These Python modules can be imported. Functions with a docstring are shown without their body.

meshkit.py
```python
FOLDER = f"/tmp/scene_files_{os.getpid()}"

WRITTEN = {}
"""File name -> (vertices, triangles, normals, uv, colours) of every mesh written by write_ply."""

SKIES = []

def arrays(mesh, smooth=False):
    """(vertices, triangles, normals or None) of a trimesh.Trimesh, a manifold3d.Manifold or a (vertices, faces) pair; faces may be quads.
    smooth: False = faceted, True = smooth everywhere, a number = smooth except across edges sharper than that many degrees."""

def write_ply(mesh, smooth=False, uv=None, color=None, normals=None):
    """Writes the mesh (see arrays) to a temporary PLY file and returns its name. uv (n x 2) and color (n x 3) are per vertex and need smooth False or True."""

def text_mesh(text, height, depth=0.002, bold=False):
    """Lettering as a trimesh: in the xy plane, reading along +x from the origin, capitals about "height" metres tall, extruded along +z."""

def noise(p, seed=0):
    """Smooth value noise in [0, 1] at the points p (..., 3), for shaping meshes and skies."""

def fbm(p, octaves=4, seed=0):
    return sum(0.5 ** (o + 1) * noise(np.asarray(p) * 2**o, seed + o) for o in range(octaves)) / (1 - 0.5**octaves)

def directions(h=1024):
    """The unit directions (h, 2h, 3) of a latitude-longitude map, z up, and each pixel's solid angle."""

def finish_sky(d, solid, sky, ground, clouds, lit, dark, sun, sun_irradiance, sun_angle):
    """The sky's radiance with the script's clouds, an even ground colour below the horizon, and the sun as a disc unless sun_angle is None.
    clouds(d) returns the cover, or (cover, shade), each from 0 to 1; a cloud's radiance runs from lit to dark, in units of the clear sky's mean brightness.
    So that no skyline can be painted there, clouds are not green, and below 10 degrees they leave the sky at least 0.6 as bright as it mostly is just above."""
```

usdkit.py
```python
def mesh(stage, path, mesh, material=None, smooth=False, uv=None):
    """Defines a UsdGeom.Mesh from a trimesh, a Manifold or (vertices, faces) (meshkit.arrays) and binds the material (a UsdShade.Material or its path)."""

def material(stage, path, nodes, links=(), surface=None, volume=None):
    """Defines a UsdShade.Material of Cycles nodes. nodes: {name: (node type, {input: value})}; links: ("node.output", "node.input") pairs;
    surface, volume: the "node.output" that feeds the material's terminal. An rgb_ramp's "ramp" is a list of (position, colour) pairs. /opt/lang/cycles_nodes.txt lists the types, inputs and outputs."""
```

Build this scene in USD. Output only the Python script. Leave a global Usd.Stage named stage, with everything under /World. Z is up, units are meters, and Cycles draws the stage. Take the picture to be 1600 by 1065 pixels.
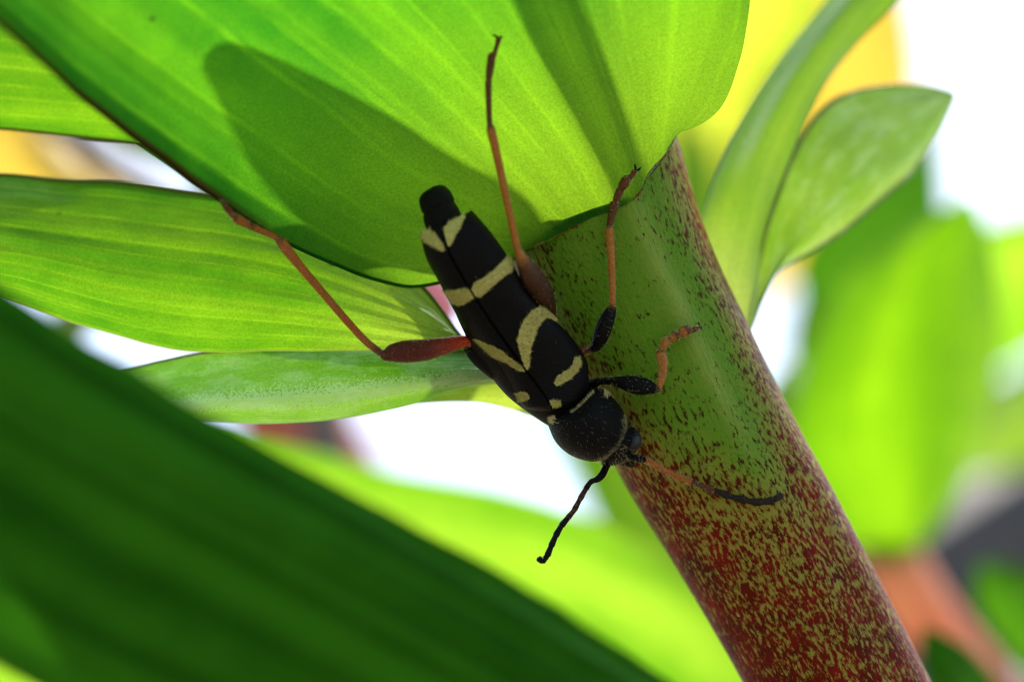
import math
import numpy as np, trimesh, manifold3d, usdkit, meshkit
from scipy.interpolate import CubicSpline, PchipInterpolator
from scipy.spatial import cKDTree
from shapely.geometry import Polygon
from shapely import contains_xy
from pxr import Usd, UsdGeom, UsdLux, UsdShade, Sdf, Gf, Vt

# ---------------------------------------------------------------- camera, sky, sun, exposure
stage = Usd.Stage.CreateInMemory()
UsdGeom.SetStageUpAxis(stage, UsdGeom.Tokens.z)
UsdGeom.SetStageMetersPerUnit(stage, 1.0)
UsdGeom.Xform.Define(stage, '/World')
UsdGeom.Scope.Define(stage, '/World/Looks')

PITCH = math.radians(22.0)                  # the lens looks up into the leaves
EYE = np.array([0.0, 0.0, 0.40])
R_ = np.array([1.0, 0.0, 0.0])
F_ = np.array([0.0, math.cos(PITCH), math.sin(PITCH)])
U_ = np.array([0.0, -math.sin(PITCH), math.cos(PITCH)])
FOCUS = 111.9                               # mm
cam = UsdGeom.Camera.Define(stage, '/World/camera')
cam.AddTransformOp().Set(Gf.Matrix4d(*R_, 0, *U_, 0, *(-F_), 0, *EYE, 1))
cam.CreateHorizontalApertureAttr(36.0)
cam.CreateVerticalApertureAttr(36.0 * 681 / 1024)
cam.CreateFocalLengthAttr(90.0)
cam.CreateFStopAttr(21.0)
cam.CreateFocusDistanceAttr(FOCUS / 1000)
cam.CreateClippingRangeAttr(Gf.Vec2f(0.01, 5000.0))
cam.CreateExposureAttr(1.5)

SUN_EL, SUN_AZ = math.radians(60.0), math.radians(24.0)
sun_dir = np.array([math.cos(SUN_EL) * math.sin(SUN_AZ), math.cos(SUN_EL) * math.cos(SUN_AZ), math.sin(SUN_EL)])
usdkit.material(stage, '/World/Looks/sky_light', {
    'sky': ('sky_texture', {'sky_type': 'single_scattering', 'sun_disc': False, 'sun_elevation': SUN_EL, 'sun_rotation': SUN_AZ, 'aerosol_density': 3.0}),
    'bg': ('background_shader', {'strength': 0.13})}, [('sky.color', 'bg.color')], surface='bg.background')
dome = UsdLux.DomeLight.Define(stage, '/World/sky')
UsdShade.MaterialBindingAPI.Apply(dome.GetPrim()).Bind(UsdShade.Material.Get(stage, '/World/Looks/sky_light'))
dome.GetPrim().SetCustomDataByKey('kind', 'structure')
sun = UsdLux.DistantLight.Define(stage, '/World/sun')
sun.CreateIntensityAttr(0.8)
sun.CreateAngleAttr(0.8)
sun.CreateColorAttr(Gf.Vec3f(1.0, 0.92, 0.76))
sun.GetPrim().CreateAttribute('inputs:normalize', Sdf.ValueTypeNames.Bool).Set(True)
zax = sun_dir
xax = np.cross([0, 0, 1.0], zax); xax /= np.linalg.norm(xax)
yax = np.cross(zax, xax)
sun.AddTransformOp().Set(Gf.Matrix4d(*xax, 0, *yax, 0, *zax, 0, 0, 0, 0, 1))

# ---------------------------------------------------------------- helpers
rng = np.random.default_rng(7)
TAN = 0.2                                    # 18 / 90


def cmm(p):
    """photo column, row and distance from the lens (mm) -> millimetres right, up, ahead of the lens"""
    p = np.asarray(p, float)
    d = p[..., 2]
    return np.stack([(p[..., 0] - 800) / 800 * TAN * d, (532.5 - p[..., 1]) / 800 * TAN * d, d], -1)


def pix(c):
    return np.stack([c[..., 0] / c[..., 2] / TAN * 800 + 800, 532.5 - c[..., 1] / c[..., 2] / TAN * 800], -1)


def world(c):
    c = np.asarray(c, float) * 0.001
    return EYE + c[..., :1] * R_ + c[..., 1:2] * U_ + c[..., 2:3] * F_


def at(px, py, d):
    return world(cmm((px, py, d)))


def mmpx(d):
    return TAN / 800 * d


count = {}


def numbered(parent, name):
    k = (parent, name)
    n = count.get(k, 0)
    count[k] = n + 1
    return f'{parent}/{name}' + (f'_{n:03d}' if n else '')


def data(prim, **kw):
    for k, v in kw.items():
        if v:
            prim.SetCustomDataByKey(k, v)
    return prim


def thing(name, label, category, at_, group=None):
    x = UsdGeom.Xform.Define(stage, numbered('/World', name))
    x.AddTranslateOp().Set(Gf.Vec3d(*map(float, at_)))
    p = data(x.GetPrim(), label=label, category=category, group=group)
    return p


def origin(prim):
    o = np.zeros(3)
    p = prim
    while p and p.IsA(UsdGeom.Xformable):
        t = p.GetAttribute('xformOp:translate')
        if t and t.HasAuthoredValue():
            o = o + np.array(t.Get())
        p = p.GetParent()
    return o


def obj(name, parent, v, f, mat, smooth=True, uv=None, label=None, kind=None, **prim_vars):
    path = numbered(str(parent.GetPath()) if parent else '/World', name)
    v = np.asarray(v, float) - (origin(parent) if parent else 0)
    m = usdkit.mesh(stage, path, (v, f), f'/World/Looks/{mat}', smooth=smooth, uv=uv)
    api = UsdGeom.PrimvarsAPI(m)
    for k, a in prim_vars.items():
        a = np.asarray(a, np.float32)
        if a.ndim == 1:
            api.CreatePrimvar(k, Sdf.ValueTypeNames.FloatArray, 'vertex').Set(Vt.FloatArray.FromNumpy(a))
        else:
            api.CreatePrimvar(k, Sdf.ValueTypeNames.Color3fArray, 'vertex').Set(Vt.Vec3fArray.FromNumpy(a))
    data(m.GetPrim(), label=label, kind=kind)
    return m.GetPrim()


def curves(name, parent, strands, widths, mat, label=None, kind=None):
    """strands (n, k, 3) in world metres, widths (n, k)"""
    path = numbered(str(parent.GetPath()), name)
    c = UsdGeom.BasisCurves.Define(stage, path)
    n, k = strands.shape[:2]
    c.CreateTypeAttr('linear')
    c.CreateCurveVertexCountsAttr(Vt.IntArray.FromNumpy(np.full(n, k, np.int32)))
    c.CreatePointsAttr(Vt.Vec3fArray.FromNumpy((strands - origin(parent)).reshape(-1, 3).astype(np.float32)))
    c.CreateWidthsAttr(Vt.FloatArray.FromNumpy(widths.reshape(-1).astype(np.float32)))
    c.SetWidthsInterpolation('vertex')
    UsdShade.MaterialBindingAPI.Apply(c.GetPrim()).Bind(UsdShade.Material.Get(stage, f'/World/Looks/{mat}'))
    data(c.GetPrim(), label=label, kind=kind)
    return c.GetPrim()


def spline(pts, n, dense=None):
    """resample a polyline of any width as a smooth curve at n even steps of its chord length"""
    p = np.asarray(pts, float)
    c = cmm(p[:, :3])
    t = np.concatenate([[0], np.cumsum(np.linalg.norm(np.diff(c, axis=0), axis=1))])
    s = np.linspace(0, t[-1], n) if dense is None else dense * t[-1]
    return PchipInterpolator(t, p)(s) if len(p) < 4 else 0.5 * (PchipInterpolator(t, p)(s) + CubicSpline(t, p)(s))


def sheet(n, m):
    i, j = np.meshgrid(np.arange(n - 1), np.arange(m - 1), indexing='ij')
    a = (i * m + j).ravel()
    return np.vstack([np.stack([a, a + m, a + m + 1], 1), np.stack([a, a + m + 1, a + 1], 1)])


def tube(c, r, sides=24, ref=(0, 0, 1.0), cap=True):
    """closed tube along c (n,3) with radii r (n,) or (n,2): across and along ref. Returns verts, faces, angle, length"""
    c = np.asarray(c, float)
    r = np.asarray(r, float)
    if r.ndim == 1:
        r = np.stack([r, r], 1)
    t = np.gradient(c, axis=0)
    t /= np.linalg.norm(t, axis=1, keepdims=True)
    a = np.cross(t, ref)
    a /= np.linalg.norm(a, axis=1, keepdims=True) + 1e-12
    b = np.cross(a, t)
    g = np.linspace(0, 2 * np.pi, sides, endpoint=False)
    v = c[:, None] + r[:, :1, None] * np.cos(g)[None, :, None] * a[:, None] + r[:, 1:, None] * np.sin(g)[None, :, None] * b[:, None]
    n = len(c)
    i, j = np.meshgrid(np.arange(n - 1), np.arange(sides), indexing='ij')
    k = (j + 1) % sides
    q = np.stack([i * sides + j, i * sides + k, (i + 1) * sides + k, (i + 1) * sides + j], -1).reshape(-1, 4)
    f = [q[:, [0, 1, 2]], q[:, [0, 2, 3]]]
    v = v.reshape(-1, 3)
    if cap:
        e = len(v)
        v = np.vstack([v, c[0], c[-1]])
        j = np.arange(sides)
        f += [np.stack([np.full(sides, e), (j + 1) % sides, j], 1), np.stack([np.full(sides, e + 1), (n - 1) * sides + j, (n - 1) * sides + (j + 1) % sides], 1)]
    return v, np.vstack(f)


# ---------------------------------------------------------------- materials
def leaf_look(name, refl, refl2, trans, trans2, share=0.6, rough=0.45, spec=0.14, vein=26.0, edge=(0.03, 0.012, 0.006), edge_w=0.012, base=None, sheen_patch=0.0, specks=0.25, broad=4.0, bumpy=0.25, speck_r=(0.10, 0.03), lines=12.0, line_w=0.05, edge_from=None, sheen_stripe=None, band=0.35, line_a=0.5, fine=0.45):
    """a blade that shines through: lengthwise veins, blotches, grain, dark specks, its own margin colour"""
    n = {'uv': ('texture_coordinate', {}), 'geo': ('geometry', {}),
         'sep': ('separate_xyz', {}),
         'mm': ('vector_math', {'math_type': 'scale', 'scale': 1000.0}),
         'vm': ('mapping', {'mapping_type': 'point', 'scale': (0.02, vein, 1.0)}),
         'vn': ('noise_texture', {'scale': 1.0, 'detail': 3.0, 'roughness': 0.55}),
         'vr': ('rgb_ramp', {'ramp': [(0.0, (0, 0, 0)), (0.5, (.25, .25, .25)), (0.60, (.5, .5, .5)), (0.68, (1, 1, 1)), (1, (1, 1, 1))]}),
         'wm': ('mapping', {'mapping_type': 'point', 'scale': (0.03, broad, 1.0)}),
         'wn': ('noise_texture', {'scale': 1.0, 'detail': 1.5, 'roughness': 0.5}),
         'wr': ('rgb_ramp', {'ramp': [(0.0, (0, 0, 0)), (0.38, (0, 0, 0)), (0.62, (1, 1, 1)), (1, (1, 1, 1))]}),
         'gn': ('noise_texture', {'scale': 9.0, 'detail': 3.0, 'roughness': 0.7}),
         'bn': ('noise_texture', {'scale': 0.45, 'detail': 2.0}),
         'v1': ('math', {'math_type': 'multiply', 'value2': fine}),
         'v2': ('math', {'math_type': 'multiply_add', 'value2': band}),
         'v3': ('math', {'math_type': 'multiply_add', 'value2': 0.5}),
         'v4': ('math', {'math_type': 'subtract', 'value2': 0.22, 'use_clamp': True}),
         'ct': ('mix_color', {'a': trans, 'b': trans2}),
         'cr': ('mix_color', {'a': refl, 'b': refl2}),
         'gr': ('map_range', {'from_min': 0.25, 'from_max': 0.75, 'to_min': 0.72, 'to_max': 1.22}),
         'cg': ('vector_math', {'math_type': 'scale'}),
         'cg2': ('vector_math', {'math_type': 'scale'}),
         # specks
         'vo': ('voronoi_texture', {'scale': 0.33, 'randomness': 1.0}),
         'vc': ('separate_color', {}),
         'sa': ('math', {'math_type': 'less_than', 'value2': specks}),
         'sz': ('math', {'math_type': 'multiply_add', 'value2': speck_r[0], 'value3': speck_r[1]}),
         'sd': ('math', {'math_type': 'subtract'}),
         'ss': ('map_range', {'range_type': 'smoothstep', 'from_min': -0.025, 'from_max': 0.025, 'to_min': 0.0, 'to_max': 0.85}),
         'sm': ('math', {'math_type': 'multiply'}),
         'ks': ('mix_color', {'b': (0.02, 0.022, 0.008)}),
         'ks2': ('mix_color', {'b': (0.02, 0.022, 0.008)}),
         # margin
         'e1': ('math', {'math_type': 'subtract', 'value1': 1.0}),
         'em': ('math', {'math_type': 'minimum'}),
         'es': ('map_range', {'range_type': 'smoothstep', 'from_min': edge_w * 0.3, 'from_max': edge_w, 'to_min': 1.0, 'to_max': 0.0}),
         'ke': ('mix_color', {'b': edge}), 'ke2': ('mix_color', {'b': edge}),
         'bu': ('bump', {'strength': bumpy, 'distance': 0.0002}),
         'pb': ('principled_bsdf', {'roughness': rough, 'specular_ior_level': spec}),
         'tr': ('translucent_bsdf', {}),
         'mx': ('mix_closure', {'fac': share})}
    l = [('uv.UV', 'sep.vector'), ('geo.position', 'mm.vector1'), ('uv.UV', 'vm.vector'), ('vm.vector', 'vn.vector'), ('vn.fac', 'vr.fac'),
         ('uv.UV', 'wm.vector'), ('wm.vector', 'wn.vector'), ('wn.fac', 'wr.fac'), ('mm.vector', 'gn.vector'), ('mm.vector', 'bn.vector'),
         ('vr.color', 'v1.value1'), ('wr.color', 'v2.value1'), ('v1.value', 'v2.value3'), ('bn.fac', 'v3.value1'), ('v2.value', 'v3.value3'), ('v3.value', 'v4.value1'),
         ('v4.value', 'ct.fac'), ('v4.value', 'cr.fac'), ('gn.fac', 'gr.value'), ('gr.result', 'cg.scale'), ('gr.result', 'cg2.scale'),
         ('ct.result', 'cg.vector1'), ('cr.result', 'cg2.vector1'),
         ('mm.vector', 'vo.vector'), ('vo.color', 'vc.color'), ('vc.r', 'sa.value1'), ('vc.g', 'sz.value1'), ('sz.value', 'sd.value1'), ('vo.distance', 'sd.value2'),
         ('sd.value', 'ss.value'), ('ss.result', 'sm.value1'), ('sa.value', 'sm.value2'),
         ('cg.vector', 'ks.a'), ('cg2.vector', 'ks2.a'), ('sm.value', 'ks.fac'), ('sm.value', 'ks2.fac'),
         ('sep.y', 'e1.value2'), ('sep.y', 'em.value1'), ('e1.value', 'em.value2'), ('em.value', 'es.value'),
         ('ks.result', 'ke.a'), ('ks2.result', 'ke2.a'), ('es.result', 'ke.fac'), ('es.result', 'ke2.fac'),
         ('v4.value', 'bu.height'), ('bu.normal', 'pb.normal'),
         ('ke2.result', 'pb.base_color'), ('ke.result', 'tr.color'), ('pb.BSDF', 'mx.closure1'), ('tr.BSDF', 'mx.closure2')]
    n |= {'lw': ('noise_texture', {'scale': 0.25, 'detail': 1.0}), 'lm': ('math', {'math_type': 'multiply_add', 'value2': 0.015}), 'ln': ('math', {'math_type': 'multiply', 'value2': lines}),
          'lv': ('voronoi_texture', {'dimensions': '1D', 'feature': 'distance_to_edge', 'scale': 1.0, 'randomness': 0.7}),
          'lr': ('map_range', {'range_type': 'smoothstep', 'from_min': line_w * .3, 'from_max': line_w * 1.6, 'to_min': line_a, 'to_max': 0.0}),
          'l2': ('noise_texture', {'scale': 0.5, 'detail': 2.0}), 'l3': ('map_range', {'from_min': 0.35, 'from_max': 0.6, 'to_min': 0.15, 'to_max': 1.0, 'clamp': True}), 'l4': ('math', {'math_type': 'multiply'}),
          'l5': ('math', {'math_type': 'add', 'use_clamp': True})}
    l += [('mm.vector', 'lw.vector'), ('lw.fac', 'lm.value1'), ('sep.y', 'lm.value3'), ('lm.value', 'ln.value1'), ('ln.value', 'lv.w'), ('lv.distance', 'lr.value'), ('mm.vector', 'l2.vector'),
          ('l2.fac', 'l3.value'), ('lr.result', 'l4.value1'), ('l3.result', 'l4.value2'), ('v4.value', 'l5.value1'), ('l4.value', 'l5.value2')]
    l = [x for x in l if x not in (('v4.value', 'ct.fac'), ('v4.value', 'cr.fac'), ('v4.value', 'bu.height'))] + [('l5.value', 'ct.fac'), ('l5.value', 'cr.fac'), ('l5.value', 'bu.height')]
    if edge_from:
        n |= {'ef': ('map_range', {'range_type': 'smoothstep', 'from_min': edge_from[0], 'from_max': edge_from[1], 'to_min': 0.0, 'to_max': 1.0}), 'ew': ('math', {'math_type': 'multiply'})}
        l = [x for x in l if x[0] != 'es.result'] + [('sep.x', 'ef.value'), ('ef.result', 'ew.value1'), ('es.result', 'ew.value2'), ('ew.value', 'ke.fac'), ('ew.value', 'ke2.fac')]
    if base:                                 # the blade's foot: (colour shone through, length in mm over which it fades)
        n |= {'bs': ('map_range', {'range_type': 'smoothstep', 'from_min': 0.0, 'from_max': base[1], 'to_min': 1.0, 'to_max': 0.0}),
              'bm': ('math', {'math_type': 'multiply', 'value2': base[2]}),
              'kb': ('mix_color', {'b': base[0]})}
        l = [x for x in l if x != ('ct.result', 'cg.vector1')] + [('sep.x', 'bs.value'), ('bs.result', 'bm.value1'), ('bm.value', 'kb.fac'), ('ct.result', 'kb.a'), ('kb.result', 'cg.vector1')]
    if sheen_patch:                                  # white sky sheen painted as pale patches in the colour
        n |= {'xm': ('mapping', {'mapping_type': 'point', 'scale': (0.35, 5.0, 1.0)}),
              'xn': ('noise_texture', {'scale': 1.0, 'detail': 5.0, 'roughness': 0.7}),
              'xr': ('map_range', {'range_type': 'smoothstep', 'from_min': 0.44, 'from_max': 0.64, 'to_min': 0.0, 'to_max': sheen_patch}),
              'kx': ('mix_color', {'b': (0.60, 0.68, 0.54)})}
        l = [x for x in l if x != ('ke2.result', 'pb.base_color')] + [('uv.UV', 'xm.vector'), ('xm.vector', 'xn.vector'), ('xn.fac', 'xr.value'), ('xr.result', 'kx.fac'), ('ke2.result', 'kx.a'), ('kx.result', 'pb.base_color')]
    if sheen_stripe:                               # sky sheen painted as a pale lengthwise band
        n |= {'ts': ('math', {'math_type': 'subtract', 'value2': sheen_stripe[0]}), 'ta': ('math', {'math_type': 'absolute'}),
              'tn': ('map_range', {'range_type': 'smoothstep', 'from_min': sheen_stripe[1] * .5, 'from_max': sheen_stripe[1], 'to_min': 1.0, 'to_max': 0.0}),
              'tx': ('map_range', {'range_type': 'smoothstep', 'from_min': sheen_stripe[2], 'from_max': sheen_stripe[2] + 3, 'to_min': 0.0, 'to_max': 0.48}), 't1': ('math', {'math_type': 'multiply'}),
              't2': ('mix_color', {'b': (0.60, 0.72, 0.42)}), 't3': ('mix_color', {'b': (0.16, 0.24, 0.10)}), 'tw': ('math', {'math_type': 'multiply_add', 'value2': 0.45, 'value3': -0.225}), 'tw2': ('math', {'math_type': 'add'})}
        src = 'kx.result' if sheen_patch else 'ke2.result'
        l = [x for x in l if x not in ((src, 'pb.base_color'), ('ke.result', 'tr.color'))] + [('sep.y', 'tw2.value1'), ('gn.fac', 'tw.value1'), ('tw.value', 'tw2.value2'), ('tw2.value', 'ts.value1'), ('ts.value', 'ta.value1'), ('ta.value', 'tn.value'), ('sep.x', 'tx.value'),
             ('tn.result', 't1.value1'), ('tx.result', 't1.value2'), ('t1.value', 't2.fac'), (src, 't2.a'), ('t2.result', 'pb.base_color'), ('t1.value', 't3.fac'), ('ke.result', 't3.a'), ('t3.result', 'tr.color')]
    usdkit.material(stage, f'/World/Looks/{name}', n, l, surface='mx.closure')


leaf_look('leaf_large', (0.008, 0.09, 0.008), (0.02, 0.14, 0.008), (0.012, 0.145, 0.006), (0.130, 0.39, 0.007), vein=26.0, broad=7.0, edge=(0.045, 0.022, 0.006), edge_w=0.022, edge_from=(9.0, 17.0), lines=13.0, line_w=0.06, line_a=0.30, fine=0.3, specks=0.5, speck_r=(0.045, 0.012), base=((0.24, 0.32, 0.012), 16.0, 0.5), rough=0.5, spec=0.05, band=0.6)
leaf_look('leaf_mid', (0.02, 0.10, 0.006), (0.05, 0.17, 0.008), (0.045, 0.18, 0.003), (0.20, 0.39, 0.007), vein=24.0, broad=4.0, edge=(0.16, 0.2, 0.04), edge_w=0.012, lines=9.0, line_w=0.07, line_a=0.3, fine=0.25, band=0.5, specks=0.45, base=((0.42, 0.46, 0.06), 12.0, 0.7))
leaf_look('leaf_sheen', (0.07, 0.26, 0.006), (0.12, 0.35, 0.012), (0.13, 0.38, 0.004), (0.25, 0.50, 0.010), share=0.28, vein=16.0, broad=3.0, edge=(0.20, 0.30, 0.06), edge_w=0.02, rough=0.36, spec=0.6, sheen_patch=0.35, bumpy=0.6, sheen_stripe=(0.50, 0.11, 0.2))  # silvery sky reflection is painted into this blade's colour
leaf_look('leaf_pale', (0.08, 0.20, 0.010), (0.14, 0.28, 0.02), (0.13, 0.30, 0.008), (0.30, 0.46, 0.025), share=0.5, vein=14.0, broad=3.0, edge=(0.05, 0.07, 0.015), edge_w=0.05, rough=0.36, spec=0.5, sheen_patch=0.42, base=((0.6, 0.68, 0.14), 7.0, 0.8), bumpy=0.6, specks=0.65, speck_r=(0.07, 0.055))  # whitish sheen of the blade is painted in as patches
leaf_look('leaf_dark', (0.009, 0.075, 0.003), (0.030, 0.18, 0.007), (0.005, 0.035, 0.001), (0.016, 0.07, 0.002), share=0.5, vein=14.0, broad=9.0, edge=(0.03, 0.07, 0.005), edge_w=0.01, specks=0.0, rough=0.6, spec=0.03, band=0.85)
leaf_look('leaf_striped_sheen', (0.07, 0.19, 0.008), (0.13, 0.28, 0.02), (0.13, 0.29, 0.008), (0.28, 0.45, 0.02), share=0.5, vein=14.0, edge=(0.03, 0.05, 0.01), edge_w=0.05, edge_from=(4.0, 8.0), rough=0.4, spec=0.4, base=((0.6, 0.68, 0.14), 7.0, 0.8), sheen_stripe=(0.30, 0.12, 7.0))  # sheen along the fold is painted as a pale band
leaf_look('leaf_green', (0.03, 0.12, 0.006), (0.05, 0.17, 0.008), (0.028, 0.12, 0.003), (0.07, 0.2, 0.005), vein=9.0, specks=0.0)
leaf_look('leaf_deep', (0.010, 0.10, 0.012), (0.02, 0.14, 0.018), (0.005, 0.22, 0.04), (0.015, 0.30, 0.05), vein=20.0, specks=0.0)
leaf_look('leaf_back', (0.04, 0.15, 0.006), (0.08, 0.22, 0.01), (0.075, 0.24, 0.002), (0.20, 0.42, 0.004), vein=9.0, broad=3.0, edge=(0.10, 0.16, 0.02), edge_w=0.02, specks=0.0, band=0.8)
leaf_look('leaf_lime', (0.07, 0.20, 0.01), (0.12, 0.27, 0.02), (0.09, 0.29, 0.005), (0.32, 0.58, 0.025), vein=6.0, broad=2.0, edge=(0.3, 0.4, 0.05), edge_w=0.02, specks=0.0, band=0.9)
leaf_look('leaf_yellow', (0.40, 0.46, 0.03), (0.6, 0.58, 0.05), (0.30, 0.46, 0.02), (0.80, 0.80, 0.07), vein=6.0, broad=2.0, edge=(0.6, 0.4, 0.05), edge_w=0.03, specks=0.0)
leaf_look('leaf_orange', (0.5, 0.34, 0.05), (0.6, 0.45, 0.06), (0.56, 0.35, 0.035), (0.644, 0.504, 0.07), vein=5.0, broad=2.0, edge=(0.6, 0.35, 0.08), edge_w=0.05, specks=0.0)

usdkit.material(stage, '/World/Looks/stem_mottled', {
    'uv': ('texture_coordinate', {}), 'at': ('attribute', {'attribute': 'redness'}), 'geo': ('geometry', {}),
    'mm': ('vector_math', {'math_type': 'scale', 'scale': 1000.0}),
    'm1': ('mapping', {'mapping_type': 'point', 'scale': (10.0, 2.6, 1.0)}),
    'n1': ('noise_texture', {'scale': 1.0, 'detail': 4.0, 'roughness': 0.6}),
    'm2': ('mapping', {'mapping_type': 'point', 'scale': (1.6, 0.9, 1.0)}),
    'n2': ('noise_texture', {'scale': 1.0, 'detail': 2.0}),
    'm3': ('mapping', {'mapping_type': 'point', 'scale': (9.0, 0.7, 1.0)}),
    'n3': ('noise_texture', {'scale': 1.0, 'detail': 2.0}),
    'a1': ('math', {'math_type': 'multiply_add', 'value2': 0.26, 'value3': -0.13}),
    'a0': ('math', {'math_type': 'multiply_add', 'value2': 0.25}),
    'a2': ('math', {'math_type': 'add'}), 'a3': ('math', {'math_type': 'add'}),
    'th': ('map_range', {'range_type': 'smoothstep', 'from_min': 0.92, 'from_max': 1.08, 'to_min': 0.0, 'to_max': 1.0}),
    'gn': ('noise_texture', {'scale': 1.3, 'detail': 3.0}),
    'gm': ('map_range', {'range_type': 'smoothstep', 'from_min': 0.28, 'from_max': 0.40, 'to_min': -0.15, 'to_max': 0.85}), 'ga': ('math', {'math_type': 'multiply_add', 'value2': 0.5}), 'gs': ('math', {'math_type': 'subtract', 'value2': 0.08, 'use_clamp': True}),
    'g': ('mix_color', {'a': (0.10, 0.235, 0.014), 'b': (0.26, 0.23, 0.038)}),
    'rn': ('noise_texture', {'scale': 0.8, 'detail': 4.0, 'roughness': 0.65}),
    'r1': ('mix_color', {'a': (0.045, 0.016, 0.004), 'b': (0.055, 0.008, 0.003)}), 'r': ('mix_color', {'b': (0.21, 0.010, 0.006)}), 'rf': ('math', {'math_type': 'multiply'}),
    'rr': ('map_range', {'from_min': 0.3, 'from_max': 0.7, 'to_min': 0.0, 'to_max': 1.0, 'clamp': True}),
    'pa': ('attribute', {'attribute': 'pale'}), 'gp0': ('math', {'math_type': 'multiply'}), 'gp': ('mix_color', {'b': (0.32, 0.40, 0.09)}),
    'c0': ('mix_color', {}), 'c': ('mix_color', {'b': (0.75, 0.66, 0.5)}),
    'd': ('voronoi_texture', {'scale': 1.1, 'randomness': 1.0}), 'dc': ('separate_color', {}), 'da': ('math', {'math_type': 'less_than', 'value2': 0.4}), 'dm': ('map_range', {'range_type': 'smoothstep', 'from_min': 0.01, 'from_max': 0.06, 'to_min': 0.9, 'to_max': 0.0}), 'dx': ('math', {'math_type': 'multiply'}),  # scattered pale dots painted in place of sparkling glints
    'gl': ('noise_texture', {'scale': 5.0, 'detail': 3.0}),
    'b1': ('bump', {'strength': 0.55, 'distance': 0.00022}),
    'b2': ('bump', {'strength': 0.5, 'distance': 0.0001}),
    'pb': ('principled_bsdf', {'roughness': 0.38, 'specular_ior_level': 0.05}),
    'tr': ('translucent_bsdf', {}), 'tm': ('vector_math', {'math_type': 'scale', 'scale': 1.2}), 'mx': ('mix_closure', {'fac': 0.18})},
    [('uv.UV', 'm1.vector'), ('m1.vector', 'n1.vector'), ('uv.UV', 'm2.vector'), ('m2.vector', 'n2.vector'), ('uv.UV', 'm3.vector'), ('m3.vector', 'n3.vector'),
     ('n2.fac', 'a1.value1'), ('n3.fac', 'a0.value1'), ('a1.value', 'a0.value3'), ('at.fac', 'a2.value1'), ('a0.value', 'a2.value2'), ('a2.value', 'a3.value1'), ('n1.fac', 'a3.value2'), ('a3.value', 'th.value'),
     ('geo.position', 'mm.vector1'), ('mm.vector', 'gn.vector'), ('at.fac', 'gm.value'), ('gn.fac', 'ga.value1'), ('gm.result', 'ga.value3'), ('ga.value', 'gs.value1'), ('gs.value', 'g.fac'), ('mm.vector', 'rn.vector'), ('rn.fac', 'rr.value'), ('gm.result', 'r1.fac'), ('r1.result', 'r.a'), ('rr.result', 'rf.value1'), ('gm.result', 'rf.value2'), ('rf.value', 'r.fac'),
     ('g.result', 'gp.a'), ('pa.fac', 'gp0.value1'), ('n3.fac', 'gp0.value2'), ('gp0.value', 'gp.fac'), ('gp.result', 'c0.a'), ('r.result', 'c0.b'), ('th.result', 'c0.fac'), ('c0.result', 'c.a'), ('dx.value', 'c.fac'), ('mm.vector', 'd.vector'), ('d.color', 'dc.color'), ('dc.r', 'da.value1'), ('d.distance', 'dm.value'), ('da.value', 'dx.value1'), ('dm.result', 'dx.value2'), ('c.result', 'pb.base_color'),
     ('mm.vector', 'gl.vector'), ('gl.fac', 'b1.height'), ('n3.fac', 'b2.height'), ('b1.normal', 'b2.normal'), ('b2.normal', 'pb.normal'),
     ('c.result', 'tm.vector1'), ('tm.vector', 'tr.color'), ('pb.BSDF', 'mx.closure1'), ('tr.BSDF', 'mx.closure2')], surface='mx.closure')


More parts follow.
